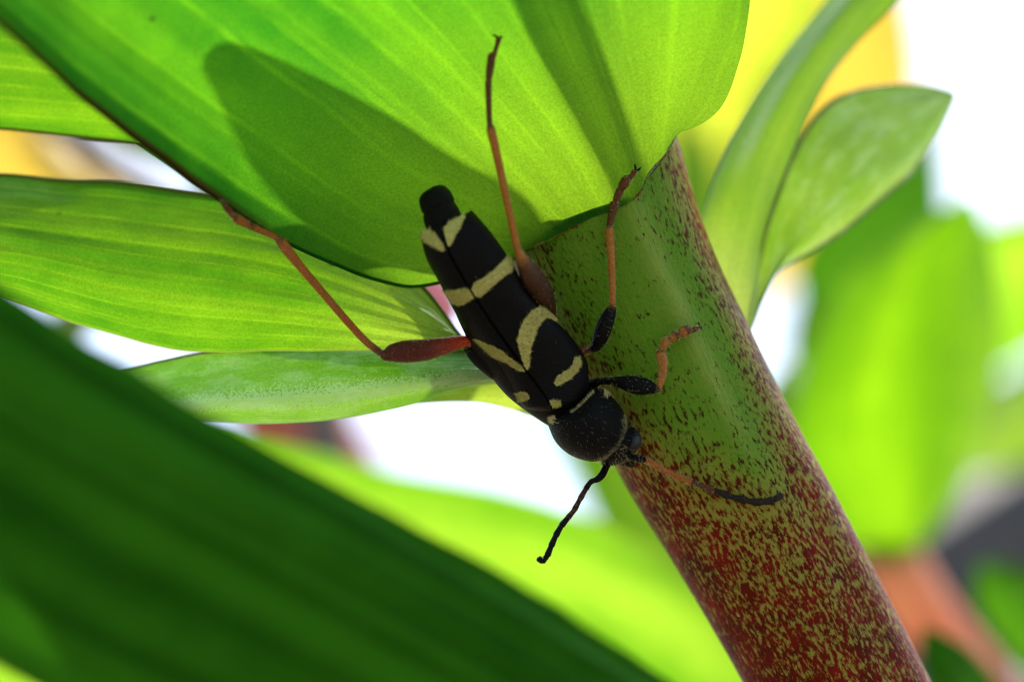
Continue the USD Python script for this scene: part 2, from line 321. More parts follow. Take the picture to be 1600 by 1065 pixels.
def plain(name, c1, c2, scale=1.0, rough=0.6, spec=0.3, bump=0.2, detail=3.0, trans=0.0, stretch=(1, 1, 1)):
    n = {'geo': ('geometry', {}), 'mm': ('vector_math', {'math_type': 'scale', 'scale': 1000.0}), 'mp': ('mapping', {'mapping_type': 'point', 'scale': stretch}),
         'n': ('noise_texture', {'scale': scale, 'detail': detail, 'roughness': 0.6}),
         'r': ('map_range', {'from_min': 0.3, 'from_max': 0.7, 'to_min': 0.0, 'to_max': 1.0, 'clamp': True}), 'c': ('mix_color', {'a': c1, 'b': c2}),
         'b': ('bump', {'strength': bump, 'distance': 0.0001}), 'p': ('principled_bsdf', {'roughness': rough, 'specular_ior_level': spec})}
    l = [('geo.position', 'mm.vector1'), ('mm.vector', 'mp.vector'), ('mp.vector', 'n.vector'), ('n.fac', 'r.value'), ('r.result', 'c.fac'), ('c.result', 'p.base_color'), ('n.fac', 'b.height'), ('b.normal', 'p.normal')]
    s = 'p.BSDF'
    if trans:
        n |= {'t': ('translucent_bsdf', {}), 'x': ('mix_closure', {'fac': trans})}
        l += [('c.result', 't.color'), ('p.BSDF', 'x.closure1'), ('t.BSDF', 'x.closure2')]
        s = 'x.closure'
    usdkit.material(stage, f'/World/Looks/{name}', n, l, surface=s)


plain('pink_stem', (0.74, 0.30, 0.22), (0.80, 0.48, 0.28), 0.25, trans=0.5)
plain('red_stem', (0.38, 0.09, 0.07), (0.48, 0.16, 0.11), 0.25, trans=0.25)
plain('green_stem', (0.10, 0.2, 0.04), (0.16, 0.28, 0.06), 0.25)
plain('pink_petal', (0.62, 0.22, 0.28), (0.78, 0.42, 0.45), 0.4, trans=0.5)
plain('grey_metal', (0.018, 0.019, 0.022), (0.028, 0.03, 0.034), 0.1, rough=0.5, spec=0.35)
plain('cane', (0.07, 0.052, 0.036), (0.11, 0.085, 0.06), 0.2, rough=0.55)
plain('soil', (0.10, 0.075, 0.05), (0.30, 0.26, 0.20), 0.02, rough=0.95, spec=0.1, bump=1.0, detail=8.0)
usdkit.material(stage, '/World/Looks/elytron_black', {
    'geo': ('geometry', {}), 'mm': ('vector_math', {'math_type': 'scale', 'scale': 1000.0}), 'n': ('noise_texture', {'scale': 13.0, 'detail': 3.0}), 'v': ('voronoi_texture', {'scale': 9.0}),
    'd': ('voronoi_texture', {'scale': 3.2, 'randomness': 1.0}), 'dc': ('separate_color', {}), 'da': ('math', {'math_type': 'less_than', 'value2': 0.16}), 'dm': ('map_range', {'range_type': 'smoothstep', 'from_min': 0.04, 'from_max': 0.11, 'to_min': 0.9, 'to_max': 0.0}), 'dx': ('math', {'math_type': 'multiply'}),
    'c': ('mix_color', {'a': (0.0022, 0.0022, 0.0020), 'b': (0.30, 0.28, 0.18)}), 'b': ('bump', {'strength': 0.7, 'distance': 0.00004}), 'b2': ('bump', {'strength': 0.4, 'distance': 0.00004}),
    'p': ('principled_bsdf', {'roughness': 0.45, 'specular_ior_level': 0.06})},
    [('geo.position', 'mm.vector1'), ('mm.vector', 'n.vector'), ('mm.vector', 'v.vector'), ('mm.vector', 'd.vector'), ('d.color', 'dc.color'), ('dc.r', 'da.value1'), ('d.distance', 'dm.value'), ('da.value', 'dx.value1'), ('dm.result', 'dx.value2'),
     ('dx.value', 'c.fac'), ('c.result', 'p.base_color'), ('v.distance', 'b.height'), ('n.fac', 'b2.height'), ('b.normal', 'b2.normal'), ('b2.normal', 'p.normal')], surface='p.BSDF')
plain('band_hair', (0.28, 0.26, 0.065), (0.54, 0.51, 0.17), 10.0, rough=0.85, spec=0.1, bump=1.0)
plain('pale_hair', (0.62, 0.58, 0.28), (0.75, 0.70, 0.40), 3.0, rough=0.6, spec=0.2, trans=0.5)
plain('eye_black', (0.006, 0.007, 0.008), (0.008, 0.009, 0.011), 60.0, rough=0.3, spec=0.35, bump=0.25)
usdkit.material(stage, '/World/Looks/chitin', {
    'a': ('attribute', {'attribute': 'tint'}), 'geo': ('geometry', {}), 'mm': ('vector_math', {'math_type': 'scale', 'scale': 1000.0}),
    'n': ('noise_texture', {'scale': 11.0, 'detail': 3.0}), 'v': ('voronoi_texture', {'scale': 11.0}), 'b': ('bump', {'strength': 0.8, 'distance': 0.00006}),
    'g': ('map_range', {'from_min': 0.25, 'from_max': 0.75, 'to_min': 0.6, 'to_max': 1.3}), 's': ('vector_math', {'math_type': 'scale'}),
    'sc': ('separate_color', {}), 'sp': ('map_range', {'from_min': 0.01, 'from_max': 0.2, 'to_min': 0.12, 'to_max': 0.5, 'clamp': True}), 'p': ('principled_bsdf', {'roughness': 0.36}), 't': ('translucent_bsdf', {}), 'x': ('mix_closure', {'fac': 0.42})},
    [('geo.position', 'mm.vector1'), ('mm.vector', 'n.vector'), ('mm.vector', 'v.vector'), ('n.fac', 'g.value'), ('g.result', 's.scale'), ('a.color', 's.vector1'), ('a.color', 'sc.color'), ('sc.r', 'sp.value'), ('sp.result', 'p.specular_ior_level'),
     ('v.distance', 'b.height'), ('b.normal', 'p.normal'), ('s.vector', 'p.base_color'), ('s.vector', 't.color'), ('p.BSDF', 'x.closure1'), ('t.BSDF', 'x.closure2')], surface='x.closure')

# ---------------------------------------------------------------- ground
g = np.concatenate([[0], np.geomspace(0.3, 3000, 28)])
th = np.linspace(0, 2 * np.pi, 49)[:-1]
gv = [[0, 0.15, 0]]
for r in g[1:]:
    for a in th:
        z = 0.02 * (meshkit.fbm([[r * math.cos(a) * 3, r * math.sin(a) * 3, 0]], 3)[0] - 0.5) * min(1, r)
        gv.append([r * math.cos(a), 0.15 + r * math.sin(a), z])
gf = [[0, 1 + i, 1 + (i + 1) % 48] for i in range(48)]
for k in range(27):
    for i in range(48):
        a, b = 1 + k * 48 + i, 1 + k * 48 + (i + 1) % 48
        gf += [[a, a + 48, b + 48], [a, b + 48, b]]
obj('ground', None, gv, gf, 'soil', kind='structure')

# ---------------------------------------------------------------- stems
MAIN = [(928, 330, 116.2, 155), (966, 417, 116.2, 147), (1030, 545, 116.2, 141), (1096, 681, 116.2, 140.5), (1168, 807, 116.2, 136), (1277, 1004, 116.2, 131), (1410, 1260, 116.5, 128)]
up = [(700, -330, 196, 28), (760, -160, 178, 30), (820, 30, 154, 34), (862, 160, 132, 36), (884, 215, 121.5, 36), (898, 252, 117.6, 37), (906, 274, 116.5, 40), (911, 285, 116.25, 52), (917, 298, 116.2, 84), (922, 314, 116.2, 126)]
sp_ = np.array(up + MAIN, float)
st_ = np.concatenate([[0], np.cumsum(np.linalg.norm(np.diff(cmm(sp_[:, :3]), axis=0), axis=1))])
stem_pts = PchipInterpolator(st_, sp_)(np.unique(np.concatenate([np.linspace(0, st_[-1], 300), st_])))
NS = len(stem_pts)
foot = stem_pts[-1]
stem_c = cmm(stem_pts[:, :3])
stem_r = stem_pts[:, 3] * mmpx(stem_pts[:, 2])


def stem_front(px, py):
    """distance from the lens of the stem's near face under a photo point"""
    k = np.argmin(np.hypot(stem_pts[:, 0] - px, stem_pts[:, 1] - py))
    t = stem_pts[min(k + 1, NS - 1), :2] - stem_pts[k - 1, :2]
    t = t / np.linalg.norm(t)
    lat = abs((px - stem_pts[k, 0]) * t[1] - (py - stem_pts[k, 1]) * t[0]) * mmpx(114)
    return stem_pts[k, 2] - math.sqrt(max(stem_r[k] ** 2 - lat ** 2, 0))


def tube_uv(c, r, sides, ref=(0, 0, 1.0)):
    """open-seamed tube with uv in mm"""
    v, f = tube(c, r, sides, ref, cap=False)
    n = len(c)
    v = v.reshape(n, sides, 3)
    v = np.concatenate([v, v[:, :1]], 1)
    s = np.concatenate([[0], np.cumsum(np.linalg.norm(np.diff(c, axis=0), axis=1))])
    rr = np.asarray(r).reshape(n, -1)[:, 0]
    uv = np.stack([np.linspace(0, 2 * np.pi, sides + 1)[None] * np.mean(rr) + 0 * s[:, None], s[:, None] + 0 * np.zeros((n, sides + 1))], -1)
    return v, sheet(n, sides + 1)[:, ::-1], uv


def blade(parent, mat, curves_, n=90, m=40, name='leaf', label=None, rim=0.16, ripple=0.0, ribs=9, width=None, seed=0, wave=0.0):
    """a leaf: lengthwise curves [(v, [(px, py, mm), ...]), ...] skinned across, with ribs in relief and a thickened margin"""
    vs = np.array([c[0] for c in curves_])
    rows = np.stack([spline(c[1], n) for c in curves_], 1)              # n, k, 3
    vv = np.linspace(0, 1, m)
    pts = (PchipInterpolator(vs, rows, axis=1)(vv) + CubicSpline(vs, rows, axis=1)(vv)) / 2 if len(vs) > 2 else CubicSpline(vs, rows, axis=1)(vv)
    c = cmm(pts)
    du = np.gradient(c, axis=0)
    dv = np.gradient(c, axis=1)
    nn = np.cross(du, dv)
    nn /= np.linalg.norm(nn, axis=2, keepdims=True) + 1e-9
    nn *= np.sign(-nn[..., 2:3].mean() or 1)
    s = np.concatenate([[0], np.cumsum(np.linalg.norm(np.diff(c[:, m // 2], axis=0), axis=1))])
    if ripple:
        off = ripple * np.cos(vv * np.pi * 2 * ribs)[None, :] ** 3 * np.clip(s / 4, 0, 1)[:, None]
        c = c + nn * off[..., None]
    if wave:
        q = np.stack([s[:, None] / 5 + 0 * vv, vv[None] * 3 + 0 * s[:, None], np.full((n, m), seed + .5)], -1)
        c = c + nn * (wave * (meshkit.fbm(q, 3, seed) - 0.5) * np.clip(s / 5, 0, 1)[:, None])[..., None]
    uv = np.stack([s[:, None] + 0 * vv, vv[None] + 0 * s[:, None]], -1).reshape(-1, 2)
    v, f = world(c.reshape(-1, 3)), sheet(n, m)
    if rim:
        for col, rim in ((0, rim[0]), (m - 1, rim[1])) if isinstance(rim, tuple) else ((0, rim), (m - 1, rim)):
            if not rim:
                continue
            tap = np.clip(np.minimum(np.arange(n), np.arange(n)[::-1]) / 4, 0.1, 1) * rim
            tv, tf = tube(c[:, col], tap, 8)
            f = np.vstack([f, tf + len(v)])
            v = np.vstack([v, world(tv)])
            uv = np.vstack([uv, np.stack([np.append(np.repeat(s, 8), [s[0], s[-1]]), np.full(len(tv), float(col > 0))], 1)])
    return obj(name, parent, v, f, mat, uv=uv, label=label), c


lily = thing('lily_plant', 'sharp red mottled lily stem with broad glowing green leaves, the beetle clinging to it', 'plant', [*at(1410, 1260, 116.5)[:2], 0])
# the stem goes on down to the soil below the frame
low = np.array([world(stem_c[-1]), world(stem_c[-1]) + 0.02 * (lambda w: w / np.linalg.norm(w))(world(stem_c[-1]) - world(stem_c[-5])), [0.085, 0.100, 0.22], [0.115, 0.095, 0.08], [0.118, 0.095, -0.01]])
tl = np.concatenate([[0], np.cumsum(np.linalg.norm(np.diff(low, axis=0), axis=1))]); tl /= tl[-1]
low = PchipInterpolator(tl, low)(np.linspace(0, 1, 60))[1:]
rel = (low - EYE) * 1000
low_c = np.stack([rel @ R_, rel @ U_, rel @ F_], 1)
full_c = np.vstack([stem_c, low_c])
full_r = np.concatenate([stem_r, np.linspace(stem_r[-1], 4.6, len(low_c))])
SN = 96
sv, sf, suv = tube_uv(full_c, full_r, SN)
sr = np.linalg.norm(sv - full_c[:, None], axis=2, keepdims=True)
dirs = (sv - full_c[:, None]) / sr
ridge = 0.05 * meshkit.fbm(np.stack([suv[..., 0] * 0.9, suv[..., 1] * 0.05, 0 * suv[..., 0]], -1), 3, 3) + 0.10 * (meshkit.fbm(sv / 3.5, 2, 5) - .5)
ac = np.sum(dirs * np.array([1, 0, 0]), -1)
ridge = ridge + 0.13 * np.exp(-((ac - 0.27) / 0.10) ** 2) * np.interp(full_c[:, 1], [-6, 0, 12], [0.2, 1, 1])[:, None] * (dirs[..., 2] < 0) - 0.10 * np.exp(-((ac - 0.52) / 0.14) ** 2) * (dirs[..., 2] < 0)
ridge[:, -1] = ridge[:, 0]
sv = sv + dirs * ridge[..., None]
k0 = int(np.argmin(np.hypot(stem_pts[:, 0] - 928, stem_pts[:, 1] - 330)))
axis_up = (full_c[k0 - 2] - full_c[k0 + 2]) / np.linalg.norm(full_c[k0 - 2] - full_c[k0 + 2])
side = np.cross(axis_up, [0, 0, 1.0]); side /= np.linalg.norm(side)
side = side * np.sign(side[0])
lat = np.einsum('ijk,k->ij', sv - full_c[:, None], side) / full_r[k0]
below = np.clip(1 - ((full_c[k0] - full_c) @ axis_up) / 4.0, 0, 1)
below = (below * below * (3 - 2 * below))[:, None]
push = np.clip((lat - 0.38) / 0.60, 0, 1.06) ** 1.35 * below * (np.arange(len(full_c))[:, None] > k0 - 40)
sv = sv + push[..., None] * (axis_up * 1.75 + side * 0.22)
spx = pix(sv)
# pigment: green up by the leaves and in the shaded middle, red lower down and along the edges
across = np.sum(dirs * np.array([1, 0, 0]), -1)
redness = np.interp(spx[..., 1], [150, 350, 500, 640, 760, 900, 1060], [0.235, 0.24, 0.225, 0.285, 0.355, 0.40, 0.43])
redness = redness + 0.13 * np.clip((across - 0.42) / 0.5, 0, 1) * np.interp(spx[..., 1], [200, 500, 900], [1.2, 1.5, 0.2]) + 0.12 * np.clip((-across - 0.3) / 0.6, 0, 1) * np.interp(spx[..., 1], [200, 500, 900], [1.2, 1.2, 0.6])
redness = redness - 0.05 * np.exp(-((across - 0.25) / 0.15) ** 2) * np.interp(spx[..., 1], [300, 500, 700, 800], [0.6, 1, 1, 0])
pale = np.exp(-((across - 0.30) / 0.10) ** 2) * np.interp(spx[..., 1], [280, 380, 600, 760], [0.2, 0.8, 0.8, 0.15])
obj('stem', lily, world(sv.reshape(-1, 3)), sf, 'stem_mottled', uv=suv.reshape(-1, 2), redness=redness.reshape(-1), pale=pale.reshape(-1))

# ---------------------------------------------------------------- the large leaf over the beetle
BIG = [
    (0.0, [(831, 387, 112.2), (770, 418, 113.4), (700, 437, 114), (640, 447, 114), (590, 438, 113.5), (500, 403, 112), (430, 370, 111), (350, 322, 109), (170, 187, 104), (0, 42, 99), (-250, -170, 92), (-450, -400, 86)]),
    (0.17, [(852, 377, 112.0), (760, 360, 112.9), (640, 330, 112.9), (480, 225, 110.8), (300, 95, 107), (100, -60, 102), (-200, -330, 94), (-390, -560, 87)]),
    (0.33, [(881, 362, 111.8), (800, 280, 112.2), (680, 170, 110.6), (520, 40, 107.5), (300, -150, 103), (0, -420, 96), (-250, -680, 88)]),
    (0.5, [(932, 337, 111.6), (870, 230, 111.2), (760, 90, 109.4), (620, -80, 106.2), (420, -300, 102), (150, -600, 95), (-80, -800, 88)]),
    (0.67, [(985, 315, 111.6), (940, 200, 110.8), (870, 50, 108.7), (780, -130, 105.7), (600, -400, 101), (350, -700, 95), (80, -890, 88)]),
    (0.83, [(1015, 268, 112.0), (1000, 170, 110.9), (975, 40, 109), (930, -130, 106.4), (800, -400, 102), (550, -750, 95), (200, -960, 88)]),
    (0.93, [(1046, 230, 112.7), (1062, 175, 111.6), (1088, 95, 110.3), (1108, 0, 108.6), (1085, -200, 106), (980, -450, 102), (700, -800, 95), (270, -1010, 88)]),
    (1.0, [(1051, 208, 113.4), (1085, 199, 113.2), (1128, 166, 112.6), (1151, 105, 111.6), (1163, 50, 110.5), (1171, -20, 109.5), (1150, -220, 106), (1030, -480, 102), (760, -820, 95), (330, -1040, 88)])]
blade(lily, 'leaf_large', BIG, n=160, m=120, label='largest broad leaf, lit through from above, with a shadow across it and the beetle below', rim=(0.08, 0.0), ripple=0.07, ribs=11, wave=0.5, seed=2)

jl = spline([(815, 396, 113.0), (831, 387, 112.3), (881, 362, 111.95), (932, 337, 111.75), (980, 316, 111.75), (1003, 298, 111.9), (1015, 268, 112.1), (1033, 247, 112.5), (1047, 227, 113.0), (1051, 208, 113.4)], 90)
jc = cmm(jl[:, :3])
jr = 0.03 + 0.05 * meshkit.noise(jc * 5, 9)
jv, jf, juv = tube_uv(jc, jr, 10)
jred = 0.24 + 0.2 * meshkit.noise(jv.reshape(-1, 3) * [4, 4, 1], 12)
obj('leaf_joint', lily, world(jv.reshape(-1, 3)), jf, 'stem_mottled', uv=juv.reshape(-1, 2) * [1, 3], redness=jred, pale=0 * jred)

# ---------------------------------------------------------------- the leaves at the left
blade(lily, 'leaf_mid', [
    (0.0, [(850, 270, 120.5), (640, 250, 119.5), (450, 250, 118), (330, 245, 117), (230, 227, 116.5), (160, 219, 116.5), (100, 213, 117), (0, 202, 117), (-300, 190, 117), (-700, 200, 116)]),
    (0.3, [(848, 262, 120), (640, 225, 119), (450, 212, 117.6), (330, 200, 116.6), (220, 180, 116), (0, 160, 116), (-300, 145, 116.5), (-700, 170, 116)]),
    (0.7, [(845, 252, 120), (640, 200, 119), (480, 175, 117.6), (360, 150, 116.6), (210, 105, 116), (0, 50, 116), (-300, 30, 117), (-700, 130, 116)]),
    (1.0, [(842, 245, 120.5), (640, 185, 119.6), (500, 160, 118), (380, 130, 117.2), (210, 70, 117), (0, -20, 117), (-300, -50, 118), (-700, 90, 116)])], n=90, m=50, label='narrow green leaf with a brown lower edge behind the large leaf, upper left', rim=(0.10, 0.0), wave=0.4, seed=3)
blade(lily, 'leaf_mid', [
    (0.0, [(800, 590, 116.4), (745, 550, 115.9), (714, 521, 115.6), (690, 487, 115.4), (652, 440, 115.4), (600, 402, 115.4), (480, 345, 115.4), (400, 320, 115.4), (345, 309, 115.4), (300, 303, 115.7), (150, 287, 116.4), (0, 276, 117.4), (-300, 262, 118.4), (-700, 300, 116.4)]),
    (0.33, [(810, 600, 115.7), (760, 560, 114.9), (680, 505, 114.3), (560, 450, 113.9), (400, 405, 113.7), (200, 376, 114.2), (0, 348, 114.7), (-300, 330, 115.7), (-700, 330, 115.7)]),
    (0.67, [(815, 610, 115.2), (770, 555, 114.6), (630, 515, 113.6), (430, 482, 113), (200, 455, 113.4), (0, 410, 114), (-300, 395, 114.7), (-700, 360, 115.2)]),
    (1.0, [(820, 600, 114.5), (750, 565, 114.1), (600, 548, 113.5), (450, 548, 113.5), (310, 549, 114), (180, 525, 114.5), (60, 488, 115), (-50, 455, 115.5), (-300, 420, 115.5), (-700, 380, 114.5)])],
    n=120, m=60, label='wide glowing leaf behind the beetle\'s outstretched hind leg, with a dry upper edge', rim=(0.10, 0.0), wave=0.5, seed=4, ripple=0.03, ribs=7)
blade(lily, 'leaf_sheen', [
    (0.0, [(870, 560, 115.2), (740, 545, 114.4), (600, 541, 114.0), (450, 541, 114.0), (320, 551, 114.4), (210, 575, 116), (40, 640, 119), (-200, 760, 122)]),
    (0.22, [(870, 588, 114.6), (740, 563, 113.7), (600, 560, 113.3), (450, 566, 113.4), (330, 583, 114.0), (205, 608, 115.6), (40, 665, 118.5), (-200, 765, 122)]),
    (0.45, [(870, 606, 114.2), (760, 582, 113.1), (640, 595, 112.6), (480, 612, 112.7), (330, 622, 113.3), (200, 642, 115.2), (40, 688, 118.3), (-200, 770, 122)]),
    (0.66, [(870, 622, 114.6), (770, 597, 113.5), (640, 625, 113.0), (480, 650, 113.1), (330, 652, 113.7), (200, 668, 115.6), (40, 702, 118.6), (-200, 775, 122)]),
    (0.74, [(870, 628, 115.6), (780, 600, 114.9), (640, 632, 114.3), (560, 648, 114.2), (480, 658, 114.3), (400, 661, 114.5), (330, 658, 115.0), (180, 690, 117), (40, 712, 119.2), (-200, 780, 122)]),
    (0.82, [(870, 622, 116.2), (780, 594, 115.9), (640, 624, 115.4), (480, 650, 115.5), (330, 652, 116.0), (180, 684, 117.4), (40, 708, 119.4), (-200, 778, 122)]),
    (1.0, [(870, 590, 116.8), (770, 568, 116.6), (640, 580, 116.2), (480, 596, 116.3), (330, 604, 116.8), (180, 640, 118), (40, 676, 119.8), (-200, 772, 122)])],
    n=120, m=80, label='folded leaf with a painted silvery sheen under the red hind thigh', rim=0.05, wave=0.3, seed=5)
blade(lily, 'leaf_mid', [
    (0.0, [(900, 600, 117.4), (820, 590, 117.0), (700, 600, 116.8), (560, 625, 117), (480, 650, 118)]),
    (0.5, [(895, 640, 117.5), (820, 618, 116.8), (720, 618, 116.6), (570, 638, 117), (480, 652, 118)]),
    (1.0, [(890, 662, 118), (850, 656, 117.6), (800, 640, 117.2), (740, 628, 117), (660, 630, 117), (570, 646, 117.2), (480, 655, 118)])],
    n=60, m=24, label='pale lower half of the folded leaf, beside the beetle\'s shoulder', rim=0.0)

# ---------------------------------------------------------------- the leaves at the right
blade(lily, 'leaf_striped_sheen', [
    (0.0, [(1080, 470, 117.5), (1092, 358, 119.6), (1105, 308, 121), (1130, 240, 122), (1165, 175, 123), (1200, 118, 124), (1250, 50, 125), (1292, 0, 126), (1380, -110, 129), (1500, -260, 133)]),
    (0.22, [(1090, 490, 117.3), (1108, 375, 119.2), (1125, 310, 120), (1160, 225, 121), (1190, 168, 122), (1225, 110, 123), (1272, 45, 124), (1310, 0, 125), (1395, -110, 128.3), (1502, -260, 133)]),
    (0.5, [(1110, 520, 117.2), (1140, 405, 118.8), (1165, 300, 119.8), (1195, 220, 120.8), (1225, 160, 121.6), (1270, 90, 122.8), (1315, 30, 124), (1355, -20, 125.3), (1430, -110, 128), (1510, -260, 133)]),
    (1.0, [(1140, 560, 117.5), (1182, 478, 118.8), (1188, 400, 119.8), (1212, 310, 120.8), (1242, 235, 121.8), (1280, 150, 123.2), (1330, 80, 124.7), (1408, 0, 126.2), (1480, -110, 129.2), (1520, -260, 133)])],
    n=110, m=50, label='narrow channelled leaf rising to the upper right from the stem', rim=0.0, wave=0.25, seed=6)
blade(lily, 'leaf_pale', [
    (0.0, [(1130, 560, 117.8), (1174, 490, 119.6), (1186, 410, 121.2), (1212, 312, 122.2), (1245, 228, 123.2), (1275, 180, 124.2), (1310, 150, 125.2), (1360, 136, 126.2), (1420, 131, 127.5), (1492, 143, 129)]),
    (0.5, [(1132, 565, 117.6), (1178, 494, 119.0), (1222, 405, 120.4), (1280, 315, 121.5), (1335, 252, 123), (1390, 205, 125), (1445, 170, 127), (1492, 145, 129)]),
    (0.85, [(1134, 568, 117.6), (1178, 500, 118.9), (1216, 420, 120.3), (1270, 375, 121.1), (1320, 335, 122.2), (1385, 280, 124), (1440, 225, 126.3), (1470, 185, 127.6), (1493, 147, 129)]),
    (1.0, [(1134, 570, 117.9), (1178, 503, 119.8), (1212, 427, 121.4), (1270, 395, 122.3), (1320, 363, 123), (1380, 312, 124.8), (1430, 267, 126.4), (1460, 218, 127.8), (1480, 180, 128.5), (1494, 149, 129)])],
    n=90, m=50, label='broad pointed leaf with painted white sheen and dark specks, right of the stem', rim=0.03, wave=0.3, seed=7)

# ---------------------------------------------------------------- the dark leaf in front
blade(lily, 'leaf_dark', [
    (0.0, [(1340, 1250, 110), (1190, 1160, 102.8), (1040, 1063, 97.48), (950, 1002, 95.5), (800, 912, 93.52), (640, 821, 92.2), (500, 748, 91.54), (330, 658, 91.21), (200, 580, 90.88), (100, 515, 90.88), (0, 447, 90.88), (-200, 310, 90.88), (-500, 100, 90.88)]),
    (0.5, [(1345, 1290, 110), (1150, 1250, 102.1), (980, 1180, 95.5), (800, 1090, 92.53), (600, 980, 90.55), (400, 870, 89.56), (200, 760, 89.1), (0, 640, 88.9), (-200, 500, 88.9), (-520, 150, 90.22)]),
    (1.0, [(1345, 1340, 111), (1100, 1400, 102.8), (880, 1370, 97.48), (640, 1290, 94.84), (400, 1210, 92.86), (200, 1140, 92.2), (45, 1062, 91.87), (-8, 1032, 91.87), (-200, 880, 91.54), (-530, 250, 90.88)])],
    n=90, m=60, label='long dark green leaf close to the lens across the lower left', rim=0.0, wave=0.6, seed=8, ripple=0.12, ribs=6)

# ---------------------------------------------------------------- leaf above that casts its shadow on the large leaf
SUNC = np.array([sun_dir @ R_, sun_dir @ U_, sun_dir @ F_])


def upper_leaf(a, b, t, root, belly=0.6):
    """a shadow-casting leaf above: its rims stand t mm sunward of the given points of the large leaf"""
    a, b = (cmm(np.array(x, float)) + SUNC * t for x in (a, b))
    mid = (a + b) / 2 + np.array([0, 0, belly])
    back = lambda L: np.column_stack([pix(L), L[:, 2]])
    root = np.array(root, float)
    return [(v, np.vstack([[root + [0, (v - .5) * 30, 0]], back(L)])) for v, L in ((0.0, a), (0.5, mid), (1.0, b))]


blade(lily, 'leaf_deep', upper_leaf(
    [(830, 330, 112), (720, 265, 111.5), (620, 195, 110.5), (500, 125, 109), (400, 82, 107.5), (335, 76, 106.8), (318, 90, 107)],
    [(840, 420, 113), (720, 430, 113), (640, 430, 113.5), (560, 410, 113), (425, 318, 110.7), (338, 200, 107.8), (314, 108, 107)], 25.0, [826, 40, 153.5]),
    n=70, m=30, label='upper leaf whose shadow falls on the large leaf', rim=0.0)
blade(lily, 'leaf_deep', upper_leaf(  # unseen leaf, added only to throw a dark streak on the large leaf
    [(1012, 300, 111.8), (985, 200, 111), (945, 90, 109.6), (900, -20, 108), (850, -120, 106.5), (800, -200, 105)],
    [(965, 312, 111.8), (915, 220, 111), (855, 120, 109.6), (805, 10, 108), (780, -100, 106.5), (795, -200, 105)], 30.0, [840, 90, 146], 0.3),
    n=60, m=20, label='narrow leaf added unseen above the large leaf to cast a dark streak', rim=0.0)

# ---------------------------------------------------------------- plants behind, out of focus
def stalk(parent, pts, mat, name='stem', sides=28, label=None):
    p = spline(pts, 60)
    v, f = tube(cmm(p[:, :3]), p[:, 3] * mmpx(p[:, 2]), sides)
    return obj(name, parent, world(v), f, mat, label=label)


def ground_under(px, py, d):
    return [*at(px, py, d)[:2], 0]


def stalk_to_ground(parent, pts, mat, label=None):
    """a stem given in the picture that goes on down to the soil"""
    p = spline(pts, 60)
    c = world(cmm(p[:, :3]))
    r = p[:, 3] * mmpx(p[:, 2])
    d = c[-1] - c[-2]; d /= np.linalg.norm(d)
    h = c[-1][2]
    end = np.array([c[-1][0] + d[0] * h * 0.5, c[-1][1] + d[1] * h * 0.2, -0.01])
    k = CubicSpline([0, .08, 1], np.array([c[-1], c[-1] + d * h * 0.1, end]))(np.linspace(0, 1, 30))[1:]
    v, f = tube(np.vstack([c, k]) * 1000, np.concatenate([r, np.linspace(r[-1], r[-1] * 1.3, 29)]), 28, ref=F_)
    return obj('stem', parent, v / 1000, f, mat, label=label)


p2 = thing('lily_plant', 'blurred lily with salmon pink stem and bright green leaf, right of the mottled stem', 'plant', ground_under(1700, 1300, 190))
stalk_to_ground(p2, [(1395, 800, 186, 34), (1392, 860, 186, 48), (1420, 925, 187, 52), (1480, 1000, 188, 46), (1560, 1085, 189, 40), (1680, 1220, 190, 38)], 'pink_stem')
blade(p2, 'leaf_back', [
    (0.0, [(1375, 885, 186), (1285, 800, 183), (1235, 670, 180), (1260, 550, 178), (1325, 430, 176), (1420, 350, 174), (1500, 310, 172)]),
    (0.5, [(1395, 885, 184), (1405, 780, 179), (1410, 640, 175), (1425, 540, 173.5), (1450, 430, 172.5), (1480, 360, 172), (1510, 310, 172)]),
    (1.0, [(1415, 880, 186), (1490, 780, 184), (1540, 660, 182), (1562, 540, 180), (1560, 440, 178), (1545, 365, 175), (1518, 308, 172)])], n=70, m=40, label='bright green leaf upright on the pink stem', rim=0.0, wave=1.2, seed=11)
blade(p2, 'leaf_back', [
    (0.0, [(1392, 905, 188), (1300, 840, 190), (1225, 740, 193), (1190, 650, 196), (1205, 590, 198), (1238, 560, 199)]),
    (0.5, [(1394, 890, 187), (1325, 800, 188), (1275, 710, 190), (1248, 640, 193), (1238, 595, 196), (1241, 558, 199)]),
    (1.0, [(1398, 875, 188), (1360, 780, 190), (1330, 700, 193), (1305, 640, 196), (1275, 590, 198), (1245, 557, 199)])], n=50, m=24, label='short green leaf leaning left from the pink stem', rim=0.0)
blade(p2, 'leaf_green', [
    (0.0, [(1700, 1230, 189), (1640, 1110, 186), (1560, 1000, 182), (1520, 930, 181), (1530, 880, 181)]),
    (0.5, [(1715, 1225, 189), (1670, 1080, 184), (1620, 990, 181), (1570, 920, 180), (1538, 878, 181)]),
    (1.0, [(1730, 1220, 189), (1720, 1050, 186), (1680, 950, 183), (1610, 885, 181.5), (1545, 876, 181)])], n=50, m=24, label='small green leaf in the lower right corner', rim=0.2)
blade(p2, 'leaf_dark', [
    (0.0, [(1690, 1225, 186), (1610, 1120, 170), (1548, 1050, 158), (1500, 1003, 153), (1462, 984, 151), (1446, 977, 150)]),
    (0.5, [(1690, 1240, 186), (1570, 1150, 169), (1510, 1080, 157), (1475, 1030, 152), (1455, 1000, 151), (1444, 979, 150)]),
    (1.0, [(1690, 1255, 186), (1530, 1180, 170), (1470, 1110, 158), (1445, 1060, 153), (1440, 1010, 151), (1441, 980, 150)])], n=50, m=24, label='darker green pointed leaf against the pink stem', rim=0.0)

